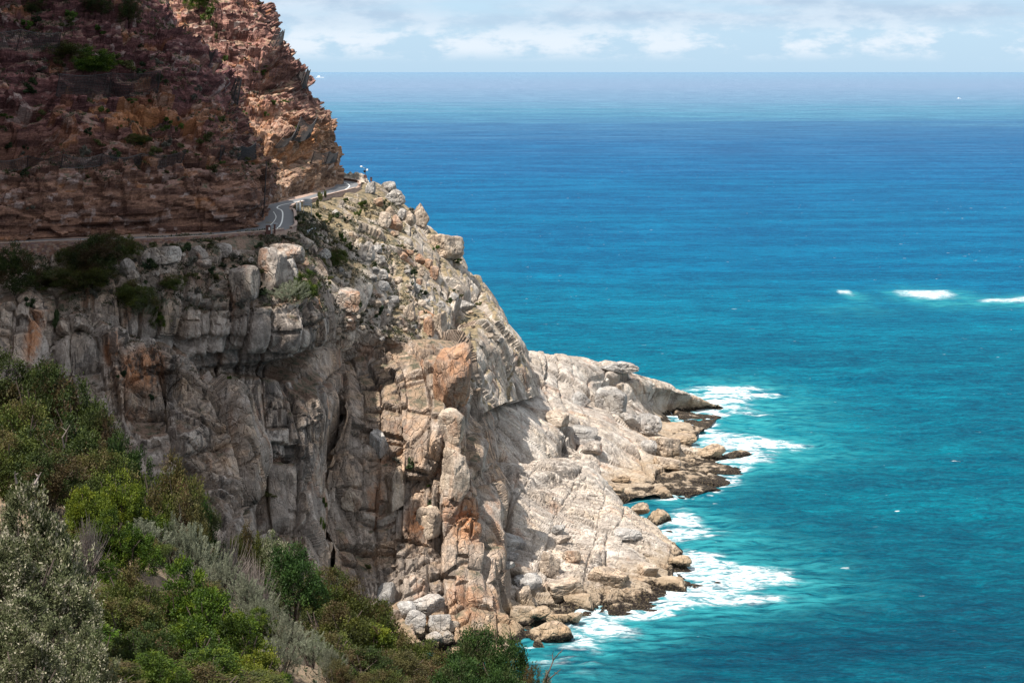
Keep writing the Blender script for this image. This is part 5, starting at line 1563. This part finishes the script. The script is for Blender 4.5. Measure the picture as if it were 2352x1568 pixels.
# dead branches
def dead_branch(x, y, D, pts, label, mat='twig'):
    r = None
    base = at(x, y, D); s = D * K / F
    r = empty('dead_branch', base, label, 'branch', 'dead branches')
    for i, ln in enumerate(pts):
        m = MB(); q = [base + np.array([px * s, random.uniform(-.2, .2), -py * s]) for px, py in ln]
        k = len(q); r0 = 0.045 if i == 0 else 0.028
        m.tube(q, [r0 * (1 - 0.75 * j / (k - 1)) for j in range(k)], 5); m.build('limb' if i == 0 else 'side_twig', MAT[mat], r)
dead_branch(1258, 1540, 93, [[(-6, 20), (4, -2), (14, -22), (26, -38), (38, -48)], [(12, -20), (11, -34), (14, -46)], [(24, -36), (34, -40)]], 'forked bare dark branch rising over the surf', 'bark')
dead_branch(1262, 1552, 93, [[(-8, 16), (4, 2), (16, -8), (26, -16)], [(12, -5), (22, -4)]], 'short bare dark branch below the forked one', 'bark')
dead_branch(150, 1010, 96, [[(-4, 20), (-6, -4), (4, -20), (12, -34)], [(2, -18), (-10, -28)]], 'bare pale branch in the dark thicket')
dead_branch(38, 1100, 63, [[(0, 12), (-2, -6), (0, -18)], [(-1, -8), (6, -14)]], 'pale bare stub above the pale bush at left edge')
dead_branch(82, 1100, 63, [[(0, 12), (4, -2), (10, -12)], [(3, -4), (-4, -9)]], 'pale bare twig right of the stub above the pale bush')

# ---------------------------------------------------------------- shrubs on the cliffs and slopes
SK = {
 'green':  dict(cols=[(0.02, 0.040, 0.006), (0.055, 0.088, 0.014), (0.10, 0.135, 0.022)], nl=420, leaf=0.16, clump=0.12, lumps=6),
 'darkg':  dict(cols=[(0.010, 0.020, 0.008), (0.028, 0.045, 0.016), (0.05, 0.07, 0.024)], nl=420, leaf=0.16, clump=0.12, lumps=6),
 'grey':   dict(cols=[(0.055, 0.055, 0.045), (0.105, 0.10, 0.08), (0.155, 0.145, 0.115)], nl=380, leaf=0.14, clump=0.13, lumps=6, aspect=0.4),
 'olive':  dict(cols=[(0.035, 0.038, 0.014), (0.075, 0.075, 0.026), (0.12, 0.115, 0.04)], nl=400, leaf=0.15, clump=0.12, lumps=6),
}
SCROWN = {(k, v): foliage('shrub_' + k, 800 + i * 7 + v, **kw) for i, (k, kw) in enumerate(SK.items()) for v in range(3)}
_s = 0
def shrub(x, y, wpx, hpx, kind, label, names=None, group=None, D=None):
    global _s
    _s += 1
    g = at(x, y + hpx * 0.35, D) if D else pick(x, y + hpx * 0.35, names)[0]
    s = g[1] * K / F
    big = wpx >= 60
    data = CROWN[{'darkg': 'dark', 'olive': 'olive', 'green': 'bright', 'grey': 'silver'}[kind], _s % 2] if big else SCROWN[kind, _s % 3]
    o = link('shrub', data, None, (g[0], g[1] + 0.1, g[2] - 0.25), (0, 0, random.uniform(0, 6.28)), (wpx * s * 1.25, wpx * s * 1.25, max(hpx, 3) * s * (1.5 if big else 1.2)))
    return tag(o, label, 'shrub', group)

for a in [
 (25,640,110,90,'darkg','big dark shrub at the left edge below the red retaining wall',WB),
 (228,612,120,84,'darkg','tall dark shrub mass left of the flat-topped terrace block',WB),
 (255,582,90,60,'olive','olive shrub just under the road at left',WB),
 (150,652,130,50,'olive','low olive scrub in front of the buff slab',WB),
 (205,645,110,56,'olive','olive scrub right of the buff slab',WB),
 (185,600,100,50,'olive','wide olive scrub at the foot of the retaining wall',WB),
 (105,645,90,44,'darkg','dark scrub between the left-edge shrub and the buff slab',WB),
 (300,585,62,40,'olive','olive shrub left of the flat-topped block, near the road',WB),
 (540,590,40,26,'grey','grey shrub above the lower square block',WB),
 (470,560,50,22,'olive','low olive shrub along the road edge, middle of the shelf',WB),
 (590,565,40,20,'darkg','dark low shrub at the road edge above the tall block',WB),
 (400,655,60,30,'olive','olive scrub on the shelf right of the gully',WB),
 (348,618,48,42,'darkg','round dark shrub below the flat-topped block',WB),
 (330,650,28,30,'darkg','small round dark shrub below and left of the flat-topped block',WB),
 (488,626,28,24,'darkg','small dark shrub in the middle of the terrace',WB),
 (430,642,30,24,'olive','olive tuft in the middle of the terrace',WB),
 (420,572,44,34,'darkg','dark shrub right of the flat-topped block',WB),
 (706,675,66,54,'green','bright round bush at the foot of the dark-sided block',WB + HB),
 (665,690,110,40,'grey','grey scrub patch left of the bright round bush',WB),
 (365,738,64,44,'green','green shrub in the gully above the granite wall',WB),
 (310,690,110,60,'olive','olive scrub above the gully on the left',WB),
 (335,718,90,50,'grey','grey scrub above the left buttress',WB),
 (420,690,40,22,'grey','grey shrub on the lip of the granite wall',WB),
 (560,700,50,20,'grey','grey shrub under the lower square block',WB),
 (70,705,40,36,'darkg','dark shrub behind the grey crag at left',WB),
 (125,740,34,60,'darkg','dark shrub in the cleft right of the grey crag',WB),
 (280,865,28,24,'darkg','dark shrub on the face of the left buttress',WB),
 (492,842,30,24,'darkg','dark round shrub under the granite band',WB),
 (530,872,12,22,'green','thin green shrub in the crack of the streaked wall',WB),
 (348,920,20,24,'darkg','small dark shrub on the left buttress above the alcove',WB),
 (1003,571,20,20,'green','green shrub on the sunlit dome below the skyline',HB),
 (1048,596,28,16,'green','green shrub at the lower lip of the skyline dome',HB),
 (790,552,20,34,'green','bright green shrub strip on the headland slope',HB),
 (805,572,18,30,'green','green shrub tail below the bright green strip',HB),
 (835,468,32,26,'green','bright green patch below the long parapet',HB),
 (842,484,20,18,'olive','olive patch below the bright green one',HB),
 (828,492,18,26,'green','small upright green shrub below the parapet',HB),
 (797,458,16,18,'green','small green shrub touching the parapet',HB),
 (737,470,26,56,'olive','tall wispy grey-olive shrub standing before the straight road',HB),
 (726,500,24,26,'green','green shrub below the tall wispy one',HB),
 (762,500,24,24,'olive','olive shrub between wispy shrub and the green strip',HB),
 (888,470,18,20,'darkg','dark round shrub among the pale boulders under the mast',HB),
 (945,490,26,26,'grey','grey shrub left of the egg-shaped skyline boulder',HB),
 (955,535,14,14,'grey','grey tuft under the egg-shaped skyline boulder',HB),
 (897,632,14,22,'darkg','dark shrub on the slope by the broad pale boulder',HB),
 (950,628,30,20,'darkg','dark shrub left of the square tan block',HB),
 (938,655,12,20,'green','small green shrub below the square tan block',HB),
 (872,725,40,36,'darkg','dark grey-green shrub on the shaded slab slope',HB),
 (770,600,60,40,'olive','olive scrub patch in the middle of the shaded slope',HB),
 (740,610,50,40,'olive','olive scrub patch above the sandy scar',HB),
 (725,540,36,18,'green','low green shrub beside the pale steel rail',HB),
 (700,548,22,18,'darkg','dark round shrub under the pale steel rail',HB),
 (660,545,50,16,'grey','grey scrub along the road edge by the lamp post',WB + HB),
 (690,505,24,22,'darkg','dark shrub behind the parapet near the sign',HB),
 (700,520,40,22,'olive','olive scrub below the sign',HB),
 (937,1070,46,40,'darkg','dark bush growing on the middle of the sea cliff',SC),
 (915,1055,36,20,'grey','grey spiky shrub left of the dark sea cliff bush',SC),
 (988,1160,34,18,'darkg','dark green cushion on a ledge of the sea cliff',SC),
 (984,1114,12,14,'green','small green tuft right of the dark sea cliff bush',SC),
 (912,1136,18,24,'olive','olive shrub on the tall pillar of the sea cliff',SC),
 (975,1180,16,14,'darkg','small dark tuft under the green cushion',SC),
 (1250,1450,1,1,'green','',None) if False else (845,1300,26,20,'olive','olive tuft low in the gully of the sea cliff',SC),
 (748,1160,12,40,'green','bright green growth in the dark gully of the granite wall',SC + WB),
 (742,1210,16,50,'green','bright green grass low in the dark gully',SC + WB),
 (620,1135,50,14,'olive','green-brown growth on the ledge under the streaked wall',WB),
 (590,1150,40,16,'grey','grey scrub on the ledge under the streaked wall',WB),
 # near sandstone
 (150,132,100,44,'olive','large green scrub patch on the shaded upper cliff',NS),
 (215,152,110,44,'green','bright scrub patch above the three-post net',NS),
 (265,148,50,30,'green','green scrub at the right end of the bright patch',NS),
 (70,215,50,30,'darkg','dark green shrub on the left shaded ledge',NS),
 (230,70,50,30,'green','green shrub high on the shaded cliff',NS),
 (290,35,60,50,'darkg','dark scrub near the top of the shaded cliff',NS),
 (220,20,70,40,'darkg','dark scrub at the top edge of the shaded cliff',NS),
 (60,55,40,30,'green','green shrub above the top left net',NS),
 (80,15,60,30,'darkg','dark scrub in the top left of the cliff',NS),
 (410,300,30,34,'green','green shrub on the shaded ledge right of the orange blocks',NS),
 (470,320,50,40,'olive','olive scrub slope near the shaded cliff edge',NS),
 (490,395,40,30,'olive','olive shrub above the near road corner',NS),
 (410,350,50,30,'olive','olive scrub around the leaning post above the road cut',NS),
 (70,480,30,22,'grey','blue-grey shrub low on the brown road cut',NS),
 (210,308,30,26,'darkg','dark shrub on the scree ledge under the orange blocks',NS),
 (315,325,60,24,'olive','olive scrub on the scree ledge, middle',NS),
 # far sandstone
 (455,12,64,40,'green','broad green gully at the top of the sunlit cliff',FS),
 (475,45,40,50,'green','green gully below the broad one on the sunlit cliff',FS),
 (487,80,30,50,'olive','olive strip at the bottom of the green gully',FS),
 (608,168,24,18,'green','bright green shrub in front of the dark cave',FS),
 (512,150,20,40,'green','green strip on the sunlit cliff left of the white blocks',FS),
 (520,175,40,24,'olive','olive shrub below the green strip',FS),
 (622,435,22,44,'green','green creeper at the foot of the sunlit cliff by the road',FS),
 (580,320,50,18,'grey','grey scrub on the ledge of the sunlit cliff',FS),
 (600,20,22,20,'olive','olive shrub high on the skyline edge',FS),
]:
    shrub(a[0], a[1], a[2], a[3], a[4], a[5], a[6])

for n, xr, yr, test, names, kinds, sz, lb, gp in [
 (60, (0, 590), (0, 410), lambda x, y: x < 340 + y * 0.65, NS, ['grey', 'olive', 'darkg', 'olive', 'green'], (16, 46), 'small scrubby shrub on the ledges of the shaded red cliff', 'shrubs on the shaded cliff'),
 (28, (400, 740), (0, 340), lambda x, y: 380 + y * 0.62 < x < 560 + y * 0.62, FS, ['grey', 'olive', 'green'], (9, 24), 'small scrubby shrub on the sunlit red cliff', 'shrubs on the sunlit cliff'),
 (64, (690, 1120), (470, 790), on_head, HB, ['grey', 'olive', 'darkg', 'grey', 'olive'], (10, 32), 'small shrub among stones on the headland slope', 'shrubs on the headland slope'),
 (46, (160, 760), (560, 700), None, WB, ['grey', 'grey', 'olive', 'darkg'], (16, 44), 'small shrub on the shaded terrace under the road', 'shrubs on the terrace'),
]:
    for x, y in scatter(n, xr, yr, test):
        w_ = random.uniform(*sz)
        kd = random.choice(kinds)
        fx, fy = (x - xr[0]) / (xr[1] - xr[0]), (y - yr[0]) / (yr[1] - yr[0])
        where = ('upper ' if fy < 0.33 else 'middle ' if fy < 0.67 else 'lower ') + ('left' if fx < 0.33 else 'centre' if fx < 0.67 else 'right')
        shrub(x, y, w_, w_ * random.uniform(0.55, 0.9), kd, lb.replace('small', ('larger ' if w_ > (sz[0] + sz[1]) / 2 else 'small ') + {'grey': 'grey', 'olive': 'olive', 'darkg': 'dark green', 'green': 'green'}[kd]) + ', ' + where, names, gp)

# ------------------------------------------------------------------ uncountable low scrub
def ground_cover(name, surf, n, reg, cols, label, size=(0.25, 0.55), nz0=0.35, seed=0, per=12):
    r_ = np.random.default_rng(900 + seed)
    X, Y, G, N = _project(surf)
    m = np.where(reg(X, Y) & (N[:, 2] > nz0) & (fbm(G * 0.16, 3, 910 + seed) > -0.15))[0]
    if not len(m): return
    pickd = G[r_.choice(m, n)]
    sz = r_.uniform(*size, n)
    ti = np.repeat(np.arange(n), per); k = len(ti)
    od = r_.normal(size=(k, 3)); od[:, 2] = np.abs(od[:, 2]) + 0.3; od /= np.linalg.norm(od, axis=1, keepdims=True)
    P = pickd[ti] + od * (sz[ti] * r_.uniform(0.1, 0.9, k))[:, None] + np.array([0, 0, -0.08])
    sd = np.cross(od, r_.normal(size=(k, 3))); sd /= np.linalg.norm(sd, axis=1, keepdims=True)
    L = (sz[ti] * r_.uniform(0.35, 0.6, k))[:, None]
    V = np.stack([P - od * L / 2, P + sd * L * 0.3, P + od * L / 2, P - sd * L * 0.3], 1).reshape(-1, 3)
    cols = np.array(cols); col = cols[r_.integers(0, len(cols), n)][ti] * r_.uniform(0.6, 1.3, (k, 1))
    o = link(name, np_mesh(name, V, np.arange(k * 4).reshape(-1, 4), MAT['leaf'], False, {'leaf': np.repeat(col, 4, 0)}))
    tag(o, label, 'scrub', kind='stuff')
GC = [(0.10, 0.095, 0.07), (0.13, 0.12, 0.09), (0.06, 0.062, 0.028), (0.085, 0.06, 0.035), (0.035, 0.045, 0.02)]
ground_cover('ground_scrub', 'granite_headland_slope', 4200, lambda x, y: (x > 680 + (y - 540) * 0.2) & (x < 1000) & (y > 470) & (y < 800) & (x < 940 + (y - 560) * 0.25), GC, 'low grey and olive ground scrub over the headland slope', size=(0.3, 0.8), seed=1)
ground_cover('ground_scrub', 'granite_wall', 4500, lambda x, y: (x > 60) & (x < 770) & (y < 720), GC, 'low grey ground scrub over the shaded terrace', size=(0.3, 0.8), nz0=0.25, seed=2)
ground_cover('ground_scrub', 'sandstone_cliff_near', 5200, lambda x, y: (y < 420) & (y > -20) & (x > -60), GC + [(0.05, 0.075, 0.02)] * 2, 'low mixed scrub over the ledges of the shaded red cliff', size=(0.3, 0.75), nz0=0.28, seed=3)
ground_cover('ground_scrub', 'sandstone_cliff_far', 1500, lambda x, y: (y < 360) & (y > -20), GC + [(0.08, 0.10, 0.03)] * 2, 'low mixed scrub over the ledges of the sunlit red cliff', nz0=0.35, seed=4)
ground_cover('ground_scrub', 'granite_buttress_left', 700, lambda x, y: (y < 900), GC, 'low scrub on the top edge of the left granite buttress', nz0=0.55, seed=5)
ground_cover('ground_scrub', 'foreground_slope', 5000, lambda x, y: (y < 1700) & (x > -60) & (y > 850), GC + [(0.15, 0.15, 0.11)], 'low dry scrub and grass between the foreground bushes', size=(0.15, 0.4), nz0=0.1, seed=6, per=14)

# ------------------------------------------------------------------ vessels far out
MAT['hull'] = plain('white_hull', (0.8, 0.8, 0.8), 0.4, var=0.03)
def boat(name, p, L, label):
    r = empty(name, p, label, 'boat' if L < 50 else 'ship')
    h = L * 0.11
    V, Q = [], []
    st = [(-0.5, 0.8), (-0.2, 1.0), (0.2, 1.0), (0.42, 0.5), (0.5, 0.03)]
    for u, wv in st:
        for sgn in (-1, 1):
            V += [(u * L, sgn * wv * L * 0.10, h), (u * L, sgn * wv * L * 0.06, -h * 0.4)]
    for i in range(4):
        a = i * 4; b = a + 4
        Q += [(a, b, b + 1, a + 1), (a + 2, a + 3, b + 3, b + 2), (a, a + 2, b + 2, b), (a + 1, b + 1, b + 3, a + 3)]
    Q += [(0, 1, 3, 2)]
    m = MB(); m.add([Vector(v) + Vector(p) for v in V], Q); m.build('hull', MAT['hull'], r)
    m = MB(); m.box(Vector(p) + Vector((-0.15 * L, 0, h * 1.7)), (L * 0.3, L * 0.12, h * 1.4)); m.build('cabin', MAT['hull'], r)
    m = MB(); m.tube([Vector(p) + Vector((-0.1 * L, 0, h * 2)), Vector(p) + Vector((-0.1 * L, 0, h * (4.5 if L < 50 else 3)))], L * 0.008, 6); m.build('mast', MAT['hull'], r)
boat('motor_boat', on_plane(2203, 229, 0.0), 13.0, 'tiny white boat out on the open sea at right')
boat('ship', (-(512 - 735 * K) * 26000 / F, 26000, 0.0), 105.0, 'distant white ship near the horizon beside the cliff')
